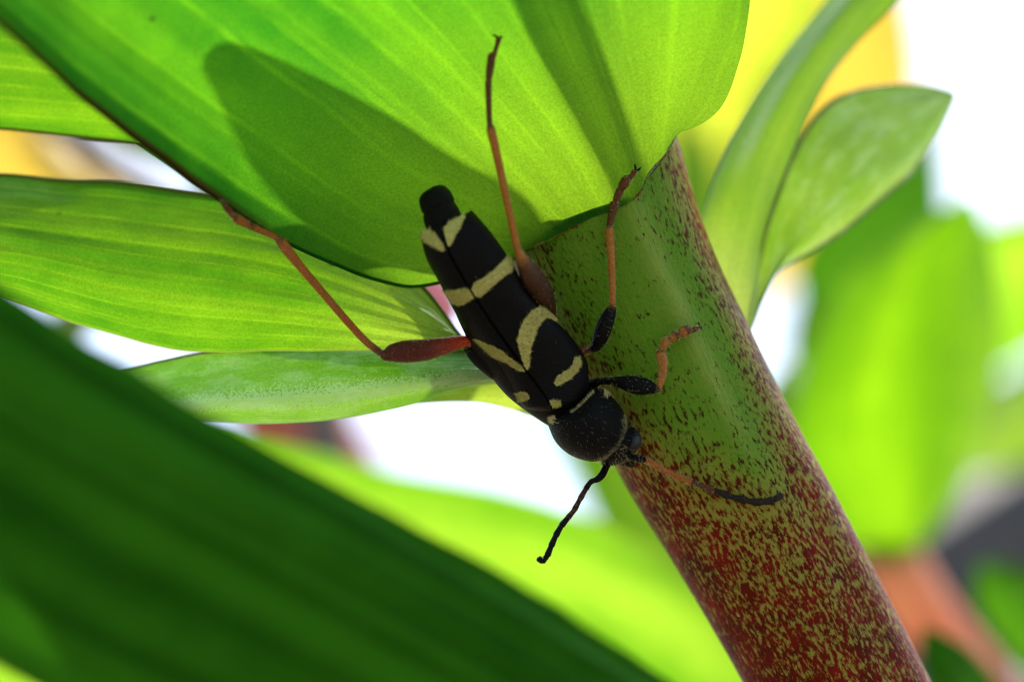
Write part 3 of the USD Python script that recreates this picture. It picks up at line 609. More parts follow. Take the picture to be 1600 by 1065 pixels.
p3 = thing('lily_plant', 'blurred lily with big lime leaves behind the dark front leaf and below the beetle', 'plant', ground_under(1500, 2200, 172))
stalk_to_ground(p3, [(1390, 1180, 173, 40), (1400, 1240, 173, 50), (1450, 1330, 173, 52), (1520, 1450, 173, 50)], 'green_stem')
blade(p3, 'leaf_lime', [
    (0.0, [(250, 690, 168), (400, 688, 165), (520, 712, 164), (620, 738, 163.5), (760, 762, 163), (880, 795, 163), (1000, 850, 164), (1130, 940, 166), (1300, 1100, 170), (1400, 1220, 172)]),
    (0.5, [(250, 700, 168), (400, 760, 164.5), (540, 810, 163.6), (700, 860, 163), (860, 920, 162.8), (1000, 990, 163.5), (1130, 1070, 165), (1300, 1170, 169), (1400, 1240, 172)]),
    (1.0, [(250, 710, 168), (330, 830, 166), (450, 960, 164), (640, 1090, 163), (860, 1190, 163), (1000, 1230, 164), (1130, 1250, 166), (1300, 1260, 170), (1400, 1260, 172)])], n=80, m=50, label='blurred lime green leaf below the beetle', rim=0.0, wave=0.5, seed=13)
blade(p3, 'leaf_lime', [
    (0.0, [(790, 520, 232), (830, 620, 230), (868, 700, 229), (905, 770, 228.5), (950, 860, 228), (1150, 1000, 226), (1400, 1230, 178)]),
    (0.5, [(900, 500, 233), (940, 620, 228), (985, 720, 226), (1030, 800, 226), (1090, 890, 227), (1210, 1010, 225), (1402, 1232, 178)]),
    (1.0, [(1000, 480, 234), (1080, 620, 230), (1130, 720, 229), (1160, 800, 228.5), (1200, 890, 228), (1260, 1020, 226), (1404, 1234, 178)])], n=50, m=24, label='pale yellowish leaf glimpsed below the beetle\'s thorax', rim=0.0)

blade(p3, 'leaf_lime', [
    (0.0, [(560, 1150, 171), (300, 1010, 166), (100, 960, 164), (-60, 950, 164), (-220, 990, 166)]),
    (0.5, [(565, 1165, 171), (300, 1080, 164), (100, 1050, 162), (-60, 1040, 162), (-222, 1000, 166)]),
    (1.0, [(570, 1180, 171), (300, 1160, 166), (100, 1150, 164), (-60, 1110, 164), (-224, 1010, 166)])], n=50, m=24, label='lime leaf in the lower left corner beyond the dark front leaf', rim=0.0)

p4 = thing('lily_plant', 'blurred yellow and orange leaves between the large leaf and the upper right corner', 'plant', ground_under(1120, 2200, 280))
stalk_to_ground(p4, [(1100, -100, 281, 20), (1085, 150, 281, 24), (1085, 420, 281, 28), (1100, 700, 281, 30)], 'green_stem')
blade(p4, 'leaf_yellow', [
    (0.0, [(1085, 520, 281), (1030, 400, 278), (1000, 200, 275), (1020, 40, 273), (1150, -150, 273), (1300, -230, 273)]),
    (0.5, [(1090, 520, 281), (1110, 400, 275), (1140, 200, 271), (1200, 40, 270), (1270, -100, 271), (1330, -225, 273)]),
    (1.0, [(1095, 520, 281), (1180, 390, 278), (1240, 260, 276), (1270, 120, 275), (1310, -40, 274), (1350, -225, 273)])], n=60, m=36, label='bright yellow blurred leaf', rim=0.0, wave=1.2, seed=14)
blade(p4, 'leaf_orange', [
    (0.0, [(1100, 560, 282), (1190, 380, 282), (1230, 200, 282), (1260, 60, 282), (1290, -80, 283), (1330, -190, 284)]),
    (0.5, [(1105, 560, 282), (1240, 380, 280), (1320, 210, 279), (1345, 80, 280), (1350, -60, 282), (1340, -190, 284)]),
    (1.0, [(1110, 560, 282), (1290, 390, 282), (1425, 220, 282), (1440, 110, 282), (1418, -20, 283), (1350, -190, 284)])], n=60, m=30, label='orange yellow blurred leaf beside the channelled leaf', rim=0.0, wave=1.0, seed=15)

blade(p4, 'leaf_lime', [
    (0.0, [(1095, 560, 262), (1055, 430, 258), (1040, 330, 255), (1050, 240, 254), (1085, 190, 254)]),
    (0.5, [(1098, 560, 261), (1085, 430, 255), (1080, 330, 252), (1083, 250, 252), (1092, 188, 254)]),
    (1.0, [(1101, 560, 262), (1120, 430, 258), (1130, 330, 255), (1125, 250, 254), (1099, 189, 254)])], n=40, m=20, label='pale green leaf seen low between the stem and the channelled leaf', rim=0.0)
blade(p4, 'leaf_back', [
    (0.0, [(1105, 620, 290), (1150, 330, 288), (1165, 150, 286), (1195, 20, 285), (1250, -60, 285)]),
    (0.5, [(1107, 620, 289), (1175, 330, 286), (1205, 150, 284), (1230, 20, 284), (1256, -60, 285)]),
    (1.0, [(1109, 620, 290), (1200, 330, 288), (1240, 160, 286), (1262, 30, 285), (1262, -60, 285)])], n=40, m=20, label='narrow green leaf shading into the yellow ones', rim=0.0)

p5 = thing('lily_plant', 'blurred lily whose darker and pale green leaves show behind the pale pointed leaf', 'plant', ground_under(1800, 2200, 244))
stalk_to_ground(p5, [(1398, 600, 240, 18), (1402, 730, 240, 22), (1412, 880, 241, 24), (1480, 995, 242, 22), (1575, 1095, 243, 22), (1700, 1240, 244, 22)], 'green_stem')
blade(p5, 'leaf_back', [
    (0.0, [(1395, 760, 246), (1310, 720, 250), (1255, 640, 254), (1225, 560, 257), (1235, 480, 259), (1270, 400, 260)]),
    (0.5, [(1398, 750, 245), (1330, 690, 248), (1290, 620, 251), (1270, 550, 254), (1268, 470, 257), (1274, 398, 260)]),
    (1.0, [(1400, 730, 246), (1360, 660, 249), (1335, 590, 253), (1320, 530, 256), (1305, 460, 258), (1280, 397, 260)])], n=50, m=24, label='blurred leaf between the stem and the bright upright leaf', rim=0.0)
blade(p5, 'leaf_green', [
    (0.0, [(1400, 720, 238), (1300, 600, 236), (1262, 500, 234), (1240, 420, 232), (1290, 330, 231), (1380, 240, 231), (1455, 180, 232)]),
    (0.5, [(1410, 720, 237), (1370, 600, 233), (1365, 500, 230.5), (1378, 420, 229.5), (1410, 330, 229.5), (1440, 250, 230.5), (1462, 180, 232)]),
    (1.0, [(1420, 720, 238), (1450, 600, 235), (1476, 500, 233), (1482, 420, 232), (1480, 335, 231.5), (1474, 265, 231.5), (1468, 182, 232)])], n=60, m=36, label='darker green leaf behind the pale pointed leaf', rim=0.0, wave=0.8, seed=12)
blade(p5, 'leaf_lime', [
    (0.0, [(1405, 640, 239), (1450, 470, 236), (1500, 370, 233), (1590, 335, 230), (1720, 325, 228), (1860, 350, 228)]),
    (0.5, [(1408, 645, 238), (1480, 500, 234), (1560, 415, 231), (1640, 385, 229), (1730, 365, 227), (1862, 353, 228)]),
    (1.0, [(1411, 650, 239), (1520, 600, 236), (1600, 560, 233), (1680, 500, 230), (1760, 440, 228), (1864, 357, 228)])], n=50, m=24, label='pale green leaf reaching the right edge', rim=0.0)
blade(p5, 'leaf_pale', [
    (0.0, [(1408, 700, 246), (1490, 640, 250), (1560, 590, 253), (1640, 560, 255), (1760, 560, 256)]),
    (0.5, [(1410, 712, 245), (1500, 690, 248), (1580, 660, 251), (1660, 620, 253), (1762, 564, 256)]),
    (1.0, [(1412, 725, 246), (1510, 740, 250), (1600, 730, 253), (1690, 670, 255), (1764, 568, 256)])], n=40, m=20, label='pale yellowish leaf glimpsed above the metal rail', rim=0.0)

p6 = thing('lily_plant', 'blurred plant with drying yellow leaf and pink bud behind the left leaves', 'plant', ground_under(-60, 2400, 190))
stalk_to_ground(p6, [(560, 150, 168, 26), (300, 330, 176, 30), (100, 520, 184, 34), (-40, 800, 190, 36)], 'green_stem')
blade(p6, 'leaf_orange', [
    (0.0, [(330, 360, 172), (230, 320, 172), (180, 282, 172), (125, 252, 173), (78, 212, 174), (20, 170, 175), (-120, 130, 178)]),
    (0.5, [(320, 370, 172), (230, 345, 170), (150, 315, 170), (70, 270, 171), (10, 230, 173), (-50, 190, 175), (-130, 135, 178)]),
    (1.0, [(310, 380, 172), (220, 380, 171), (120, 360, 171), (30, 320, 172), (-40, 280, 174), (-90, 230, 176), (-140, 140, 178)])], n=50, m=24, label='drying yellow leaf in the gap at the left', rim=0.0)
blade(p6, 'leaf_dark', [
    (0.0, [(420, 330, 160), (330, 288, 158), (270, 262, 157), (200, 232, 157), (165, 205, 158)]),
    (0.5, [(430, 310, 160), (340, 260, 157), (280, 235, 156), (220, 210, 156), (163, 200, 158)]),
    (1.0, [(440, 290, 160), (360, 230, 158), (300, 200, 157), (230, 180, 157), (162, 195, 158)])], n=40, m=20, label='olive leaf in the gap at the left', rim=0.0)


def bulb(parent, name, mat, pts, label=None):
    p = spline(pts, 40)
    v, f = tube(cmm(p[:, :3]), p[:, 3] * mmpx(p[:, 2]), 24)
    return obj(name, parent, world(v), f, mat, label=label)


bulb(p6, 'flower_bud', 'pink_petal', [(560, 150, 168, 8), (610, 300, 162, 20), (655, 410, 158, 34), (685, 465, 156, 30), (706, 503, 155, 12), (710, 512, 155, 1)], label='pink bud glimpsed between the large leaf and the beetle')

p7 = thing('flower_stem', 'thick dull red stem, blurred, glimpsed under the folded silvery leaf', 'plant stem', ground_under(800, 2200, 258))
stalk_to_ground(p7, [(300, 380, 262, 60), (380, 520, 261, 82), (470, 680, 260, 92), (560, 850, 259, 96), (700, 1150, 258, 98)], 'red_stem')

cane = thing('bamboo_cane', 'pale grey beige cane, blurred, slanting through the gap at the upper left', 'cane', ground_under(700, 2000, 215))
v, f = tube(cmm(spline([(60, 130, 216, 32), (150, 242, 215, 32), (260, 318, 214, 32), (480, 490, 212, 32)], 30)[:, :3]), np.full(30, 32 * mmpx(214)), 20)
obj('cane_shaft', cane, world(v), f, 'cane')
e = at(480, 490, 212)
v, f = tube(np.array([e, e + (np.array([0.07, 0.22, -0.01]) - e) * 0.5, [0.07, 0.22, -0.01]]) * 1000, np.full(3, 32 * mmpx(214)), 20, ref=F_)
obj('cane_foot', cane, v / 1000, f, 'cane')

rail = thing('metal_rail', 'dark grey metal rail, blurred, slanting behind the pink stem at the right edge', 'rail', ground_under(1800, 2000, 330))


def beam(parent, a, b, w, h, mat, name):
    a, b = np.array(a), np.array(b)
    t = (b - a) / np.linalg.norm(b - a)
    s = np.cross(t, U_); s /= np.linalg.norm(s)
    n = np.cross(s, t)
    m = trimesh.creation.box([np.linalg.norm(b - a), w, h])
    bev = manifold3d.Manifold.hull_points(np.vstack([m.vertices * [1, 1, .86], m.vertices * [1, .86, 1]]))
    T = np.eye(4); T[:3, 0], T[:3, 1], T[:3, 2], T[:3, 3] = t, s, n, (a + b) / 2
    q = bev.to_mesh()
    vv = q.vert_properties[:, :3] @ T[:3, :3].T + T[:3, 3]
    return obj(name, parent, vv, np.array(q.tri_verts), mat, smooth=False)


a_, b_ = at(1350, 930, 320), at(2100, 440, 380)
beam(rail, a_, b_, 0.012, 0.011, 'grey_metal', 'top_bar')
beam(rail, a_ + 0.0145 * -U_ + .004 * F_, b_ + 0.0145 * -U_ + .004 * F_, 0.006, 0.017, 'grey_metal', 'lower_bar')
foot_r = at(1355, 940, 322)
beam(rail, [foot_r[0], foot_r[1] + .004, -0.01], foot_r + [0, .004, -0.004], 0.01, 0.01, 'grey_metal', 'post')

# ---------------------------------------------------------------- the beetle
beetle = thing('beetle', 'black longhorn beetle with yellow bands and orange legs, clinging head down to the lily stem', 'beetle', at(860, 600, 112))
BLK, ORG, BRN, RED, GLD, GRY = (0.005, 0.005, 0.005), (0.46, 0.175, 0.012), (0.13, 0.045, 0.006), (0.22, 0.025, 0.008), (0.36, 0.20, 0.06), (0.05, 0.04, 0.032)
pieces, tints = [], []


def limb(pts, n=40, sides=14, flat=1.0):
    """pts: (px, py, mm, radius px, colour); a closed tapered tube"""
    p = np.array([q[:4] for q in pts], float)
    col = np.array([q[4] for q in pts], float)
    c = cmm(p[:, :3])
    t = np.concatenate([[0], np.cumsum(np.linalg.norm(np.diff(c, axis=0), axis=1))])
    s = np.linspace(0, t[-1], n)
    s = np.unique(np.concatenate([s, t[1:-1]]))
    q = PchipInterpolator(t, np.hstack([c, p[:, 3:] * mmpx(p[:, 2:3]), col]))(s)
    r = q[:, 3]
    e = np.array([0.0, 0.6, 0.9])[:, None]
    a, b = q[0, :3] - (q[1, :3] - q[0, :3]) / np.linalg.norm(q[1, :3] - q[0, :3]) * r[0] * .7 * (1 - e), q[-1, :3] + (q[-1, :3] - q[-2, :3]) / np.linalg.norm(q[-1, :3] - q[-2, :3]) * r[-1] * .7 * (1 - e[::-1])
    cc = np.vstack([a, q[:, :3], b])
    rr = np.concatenate([r[0] * np.array([.15, .7, .95]), r, r[-1] * np.array([.95, .7, .15])])
    v, f = tube(cc, np.stack([rr, rr * flat], 1), sides)
    cs = np.vstack([np.repeat(q[:1, 4:], 3, 0), q[:, 4:], np.repeat(q[-1:, 4:], 3, 0)])
    pieces.append((v, f)); tints.append(np.vstack([np.repeat(cs, sides, 0), cs[:1], cs[-1:]]))


def shell(outline, centre, depth, rd, colour, n=96, k=48, squash=1.0):
    """a swollen closed plate with the given outline (photo points) about its centre"""
    o = np.array(outline, float) - centre
    a = np.arctan2(o[:, 1], o[:, 0])
    i = np.argsort(a)
    a, rad = a[i], np.hypot(*o[i].T)
    g = np.linspace(-np.pi, np.pi, n, endpoint=False)
    r = CubicSpline(np.append(a, a[0] + 2 * np.pi), np.append(rad, rad[0]), bc_type='periodic')(np.mod(g - a[0], 2 * np.pi) + a[0])
    ph = np.linspace(0, np.pi, k + 2)[1:-1]
    x = centre[0] + np.sin(ph)[:, None] ** squash * r * np.cos(g)
    y = centre[1] + np.sin(ph)[:, None] ** squash * r * np.sin(g)
    d = depth - rd * np.cos(ph)[:, None] + 0 * r
    m = mmpx(depth)
    v = np.stack([(x - 800) * m, (532.5 - y) * m, d], -1).reshape(-1, 3)
    i, j = np.meshgrid(np.arange(k - 1), np.arange(n), indexing='ij')
    jj = (j + 1) % n
    q = np.stack([i * n + j, i * n + jj, (i + 1) * n + jj, (i + 1) * n + j], -1).reshape(-1, 4)
    e = len(v)
    cm = np.array([(centre[0] - 800) * m, (532.5 - centre[1]) * m])
    v = np.vstack([v, [*cm, depth - rd], [*cm, depth + rd]])
    j = np.arange(n)
    f = np.vstack([q[:, [0, 1, 2]], q[:, [0, 2, 3]], np.stack([np.full(n, e), (j + 1) % n, j], 1), np.stack([np.full(n, e + 1), (k - 1) * n + j, (k - 1) * n + (j + 1) % n], 1)])
    pieces.append((v, f)); tints.append(np.repeat([colour], len(v), 0))
    return v, f


# trunk: abdomen with its blunt tip, chest, neck
tr = np.array([(674, 293, 109.5, 3), (675, 295, 109.5, 15), (677, 300, 109.5, 22), (680, 309, 109.5, 26.5), (684, 320, 109.5, 27.5), (686, 325, 109.5, 26), (689, 334, 109.5, 29), (694, 348, 109.5, 30), (704, 370, 109.75, 34), (735, 425, 110.2, 46), (768, 480, 110.9, 56), (802, 530, 111.5, 63), (835, 580, 112.0, 58), (866, 620, 112.1, 44), (890, 642, 112.3, 36), (905, 655, 112.3, 26)], float)
q = PchipInterpolator(np.arange(len(tr)), tr)(np.linspace(0, len(tr) - 1, 90))
v, f = tube(cmm(q[:, :3]), np.stack([q[:, 3] * mmpx(q[:, 2]), np.minimum(q[:, 3] * mmpx(q[:, 2]) * 0.95, 1.28)], 1), 48)
pieces.append((v, f)); tints.append(np.repeat([BLK], len(v), 0))
PRO = [(856, 650), (858, 668), (864, 683), (876, 699), (892, 711), (914, 719), (935, 720), (950, 713), (963, 702), (973, 687), (978, 668), (976, 650), (969, 634), (957, 620), (942, 608), (928, 606), (905, 622), (875, 640)]
pro_v, pro_f = shell(PRO, np.array([916.0, 664.0]), 112.0, 1.62, BLK, squash=0.85)
shell([(938, 721), (957, 727), (974, 721), (986, 713), (995, 702), (1000, 688), (999, 676), (988, 666), (974, 662), (950, 668), (934, 688), (930, 710)], np.array([965.0, 696.0]), 112.5, 1.05, BLK, 64, 32)
limb([(975, 716, 113.0, 12, BLK), (985, 722, 113.5, 8, BLK), (990, 727, 113.9, 4, BRN)], 10)          # jaws, turned to the stem
# side plates of the chest that show past the wing cases
limb([(776, 582, 111.6, 13, BLK), (752, 561, 111.4, 14, BLK), (736, 546, 111.5, 11, BLK), (729, 541, 111.6, 7, BLK)], 16)
limb([(905, 552, 112.2, 12, BLK), (912, 548, 112.2, 6, RED), (926, 543, 111.8, 4, ORG)], 12)


def dd(px, py, off=-0.1):
    return stem_front(px, py) + off


# fore leg, right
limb([(922, 604, 112.6, 9, BLK), (932, 597, 112.2, 6.5, BLK), (942, 595, 111.9, 5.2, BLK), (955, 595, 111.6, 6, BLK), (970, 597, 111.3, 9.5, BLK), (986, 600, 111.1, 13.5, BLK), (1000, 602.5, 111, 14.5, BLK), (1012, 604.5, 110.95, 12.5, BLK), (1022, 606.5, 110.9, 8.5, BLK), (1029, 607, 110.9, 6, BRN)], 50)
limb([(1026, 609, 110.9, 4.8, BRN), (1031, 600, 110.9, 5.5, ORG), (1035, 585, 111, 6.2, ORG), (1036, 568, 111.1, 7.6, ORG), (1033, 556, 111.2, 8.5, ORG), (1031, 550, 111.3, 6, BRN)], 30, flat=.8)
limb([(1032, 550, 111.35, 3.5, BRN), (1035, 543, 111.4, 5.5, ORG), (1041, 533, 111.45, 7, ORG), (1043, 530, 111.5, 3.6, BRN)], 14)
limb([(1043, 531, 111.5, 4, BRN), (1050, 528, 111.55, 6.5, ORG), (1056, 523, 111.6, 7.5, BRN), (1059, 521, 111.6, 3.5, BRN)], 14)
limb([(1059, 522, 111.6, 4, BRN), (1066, 519, 111.65, 8, ORG), (1073, 515, 111.7, 8.5, BRN), (1077, 513, 111.7, 5, BRN)], 14)
limb([(1068, 520, 111.65, 4, BRN), (1078, 518, 111.75, 3.6, BRN), (1086, 514, 111.8, 4.2, BRN), (1090, 512, 111.85, 3, BRN)], 12)
limb([(1089, 513, 111.85, 2.2, BRN), (1093, 510, 111.9, 1.8, BLK), (1091, 504, dd(1091, 504, 0), 1.0, BLK)], 8, 8)
limb([(1088, 513, 111.85, 2.2, BRN), (1094, 514, 111.95, 1.6, BLK), (1096, 510, dd(1096, 510, 0), .9, BLK)], 8, 8)
# middle leg, right
limb([(915, 550, 112.1, 4, ORG), (924, 545, 111.8, 6, BRN), (930, 542, 111.6, 8, BLK), (937, 530, 111.3, 11.5, BLK), (943, 514, 111.1, 12.8, BLK), (949, 498, 111, 11.5, BLK), (955, 485, 111, 8.5, BLK), (957, 479, 111, 6, BRN)], 40)
limb([(957, 482, 111, 4.5, BRN), (957, 468, 111, 5, ORG), (956.5, 440, 111.1, 5.4, ORG), (955, 405, 111.2, 6, ORG), (953, 375, 111.3, 6.8, ORG), (952, 359, 111.4, 7, ORG), (951.5, 354, 111.4, 4.5, BRN)], 40)
limb([(952, 356, 111.4, 4, BRN), (954, 345, 111.4, 5.5, BRN), (958, 328, 111.4, 6.5, BRN), (960, 318, 111.4, 7, BRN), (961, 315, 111.4, 4, BRN)], 16)
limb([(961, 317, 111.4, 4, BRN), (965, 306, 111.3, 6, BRN), (969, 297, 111.3, 6.5, BRN), (970, 294, 111.3, 4, BRN)], 12)
limb([(969, 297, 111.3, 4, BRN), (974, 289, 111.2, 7.5, BRN), (979, 281, 111.2, 8, BRN), (982, 277, 111.2, 5, BRN)], 12)
limb([(979, 284, 111.2, 4, BRN), (986, 276, 111.1, 4, BRN), (992, 267, 111.1, 4.5, BRN)], 12)
limb([(991, 269, 111.1, 2.4, BRN), (993, 263, 111.1, 2, BLK), (991, 257, 111.2, .9, BLK)], 8, 8)
limb([(992, 269, 111.1, 2.4, BRN), (997, 266, 111.1, 2, BLK), (1001, 262, 111.2, .9, BLK)], 8, 8)
# hind leg, right: thigh beside the wing case, shank up to the large leaf
limb([(862, 496, 111.4, 7, RED), (856, 478, 110.9, 13, (.05, .02, .008)), (845, 456, 110.4, 19, (.07, .028, .012)), (832, 434, 109.9, 19, (.08, .032, .014)), (820, 413, 109.4, 12, (.12, .05, .02)), (813, 399, 109.1, 8, ORG)], 40)
limb([(813, 402, 109.1, 5.5, ORG), (808, 386, 109, 5.8, ORG), (799, 345, 108.8, 5.8, ORG), (789, 300, 108.5, 6, ORG), (778, 250, 108.2, 6.4, ORG), (768, 206, 108, 7.2, ORG), (766, 198, 108, 6, BRN)], 50)
limb([(766, 202, 108, 4.5, BRN), (764.5, 185, 108, 4.4, BRN), (763.5, 155, 107.9, 4.8, BRN), (763, 128, 107.9, 5.6, BRN)], 24)
limb([(763, 130, 107.9, 4, BRN), (765, 112, 107.9, 6, BRN), (767, 98, 107.9, 6.5, BRN), (768, 88, 107.9, 6.5, BRN), (769, 84, 107.9, 4, BRN)], 16)
limb([(770, 92, 107.9, 4, BRN), (775, 76, 107.9, 3.6, BRN), (779, 61, 107.9, 4.6, BRN)], 14)
limb([(779, 63, 107.9, 2.6, BRN), (775, 57, 107.9, 2, BLK), (769, 55, 108, 1, BLK)], 8, 8)
limb([(779, 63, 107.9, 2.6, BRN), (783, 58, 107.9, 2, BLK), (785, 59, 108, 1, BLK)], 8, 8)
# hind leg, left: red thigh, long shank, foot on the margin of the large leaf
limb([(752, 532, 111.4, 7, RED), (738, 532, 111.2, 7.5, (.60, .07, .014)), (720, 534, 111, 9.5, (.46, .05, .011)), (690, 541, 110.7, 14, (.26, .03, .008)), (660, 547, 110.5, 17, (.13, .017, .006)), (635, 549, 110.4, 17.5, (.12, .017, .006)), (615, 551, 110.3, 14.5, (.12, .02, .006)), (602, 554, 110.3, 9.5, (.11, .02, .008)), (596, 553, 110.3, 6, BRN)], 60, 20)
limb([(600, 555, 110.3, 5, BRN), (592, 549, 110.3, 5.6, BRN), (575, 536, 110.3, 5.8, (.42, .125, .010)), (550, 510, 110.2, 6, (.44, .135, .010)), (505, 458, 110.1, 6.2, (.44, .135, .010)), (465, 411, 109.9, 7.2, (.46, .14, .010)), (443, 383, 109.8, 8.5, (.46, .14, .010)), (436, 374, 109.8, 6.5, BRN)], 60, 16)
limb([(441, 378, 109.7, 4, BRN), (425, 368, 109.6, 4.6, (.42, .125, .010)), (402, 358, 109.3, 5.4, (.42, .125, .010)), (390, 352, 109.1, 6, BRN)], 18)
limb([(391, 353, 109.1, 4, BRN), (380, 347, 108.9, 7, (.42, .125, .010)), (371, 342, 108.8, 7.5, (.42, .125, .010)), (367, 338, 108.7, 5, BRN)], 12)
limb([(369, 341, 108.7, 4, BRN), (360, 332, 108.5, 5, (.22, .05, .018)), (352, 322, 108.3, 5, BRN), (347, 315, 108.3, 3, BRN)], 12)
# feelers
limb([(980, 708, 112.0, 4, BLK), (986, 713, 111.7, 5.2, BLK), (997, 716, 111.5, 5.4, BLK), (1007, 718, 111.4, 5, BLK)], 14)
ant = [(1006, 717), (1014, 720.5), (1031, 730), (1047, 739), (1064, 746.5), (1080, 752), (1090, 755.5), (1114, 764.5), (1140, 775), (1166, 782), (1190, 784.5), (1208, 781), (1222, 773)]
AO, AD = (.44, .14, .012), (.03, .022, .018)
for k in range(len(ant) - 1):
    a, b = np.array(ant[k]), np.array(ant[k + 1])
    da, db = (111.4 - (111.4 - dd(*p, -0.25)) * min(1, i / 8) for p, i in ((a, k), (b, k + 1)))
    w, c = (5.0 if k < 6 else 5.5), (AO if k < 5 else AD if k > 6 else BRN)
    q = b + (b - a) * .06
    limb([(*a, da, w * .62, c), (*(a * .55 + b * .45), (da + db) / 2, w * .9, c), (*(a * .12 + b * .88), db, w * (1.1 if k < len(ant) - 2 else .9), c), (*q, db, w * .55, c)], 14, 12)
limb([(950, 724, 112.3, 5, BLK), (946, 731, 112.1, 5.4, BLK), (941, 741, 111.9, 5.8, BLK), (934, 748, 111.8, 5.2, BLK), (929, 750, 111.8, 4.2, BLK)], 16)
ant = [(930, 749), (922, 753), (915, 764), (906, 780), (897, 797), (887, 809), (877, 821), (868, 837), (861, 853), (855, 868), (847, 877), (842, 872)]
for k in range(len(ant) - 1):
    a, b = np.array(ant[k]), np.array(ant[k + 1])
    c = (.06, .016, .008) if 1 < k < 5 else (.014, .011, .010)
    w, q = (4.6 if k < 5 else 5.2), b + (b - a) * .06
    dp = 111.8 - k * .12
    limb([(*a, dp, w * .8, c), (*(a * .55 + b * .45), dp, w * .9, c), (*(a * .12 + b * .88), dp - .1, w * 1.0, c), (*q, dp - .12, w * .7, c)], 14, 12)

body = None
for v, f in pieces:
    m = trimesh.Trimesh(v, f, process=False)
    if m.volume < 0:
        f = f[:, ::-1]
    k = manifold3d.Manifold(manifold3d.Mesh(np.asarray(v, np.float32), np.asarray(f, np.uint32)))
    body = k if body is None else body + k
q = body.to_mesh()
bv, bf = np.array(q.vert_properties[:, :3], float), np.array(q.tri_verts)
near = cKDTree(np.vstack([p[0] for p in pieces]))
tint = np.vstack(tints)[near.query(bv)[1]]
obj('body', beetle, world(bv), bf, 'chitin', smooth=40 if False else True, tint=tint, label='black body with orange brown legs and feelers')

# wing cases
ST = np.array([0, .03, .1, .2, .3, .45, .6, .75, .87, .95, 1.0])
SUT = np.array([(866, 642), (859, 631), (850, 617), (836, 598), (821, 579), (797, 546), (768, 505), (740, 462), (717, 424), (700, 392), (690, 353)], float)
LEF = np.array([(836, 643), (819, 637), (805, 620), (789, 599), (772, 573), (748, 542), (728, 516), (703, 475), (681, 432), (665, 401), (656, 362)], float)
RIG = np.array([(898, 641), (912, 621), (920, 600), (919, 572), (909, 550), (891, 524), (862, 495), (827, 460), (802, 414), (768, 364), (737, 328)], float)
DS = np.array([110.75, 110.65, 110.6, 110.5, 110.3, 109.9, 109.5, 108.9, 108.5, 108.3, 108.25])
HH = np.array([.9, 1.15, 1.3, 1.4, 1.4, 1.35, 1.3, 1.2, 1.1, 1.0, .9])
NU, NP = 300, 120
uu = np.linspace(0, 1, NU)
sut, lef, rig, ds, hh = (PchipInterpolator(ST, x)(uu) for x in (SUT, LEF, RIG, DS, HH))
BANDS = {
    'right': [[(726, 334), (717, 337), (706, 345), (697, 354), (690, 366), (692, 380), (698, 389), (706, 380), (712, 367), (720, 355), (725, 343)],
              [(793, 402), (801, 410), (799, 423), (782, 436), (765, 450), (750, 464), (743, 462), (737, 454), (740, 445), (755, 435), (770, 425), (782, 413)],
              [(843, 481), (830, 487), (820, 500), (812, 515), (808, 531), (812, 547), (816, 564), (822, 579), (826, 570), (827, 553), (831, 535), (840, 511), (851, 496), (862, 497), (868, 502), (868, 495), (857, 484)],
              [(904, 558), (907, 566), (903, 578), (893, 590), (880, 598), (869, 603), (865, 599), (872, 587), (885, 580), (895, 570), (898, 560)],
              [(858, 627), (864, 626), (874, 627), (875, 632), (865, 637), (857, 635)]],
    'left': [[(661, 361), (659, 370), (664, 378), (675, 384), (692, 393), (695, 392), (690, 380), (680, 367), (670, 360)],
             [(694, 456), (707, 455), (727, 452), (737, 455), (741, 464), (730, 472), (717, 477), (708, 474), (701, 464)],
             [(742, 530), (757, 536), (782, 547), (797, 560), (819, 576), (821, 580), (812, 579), (795, 568), (775, 559), (755, 549), (746, 540)],
             [(800, 616), (815, 614), (825, 616), (827, 622), (818, 626), (807, 627)]]}
hair_sites = []
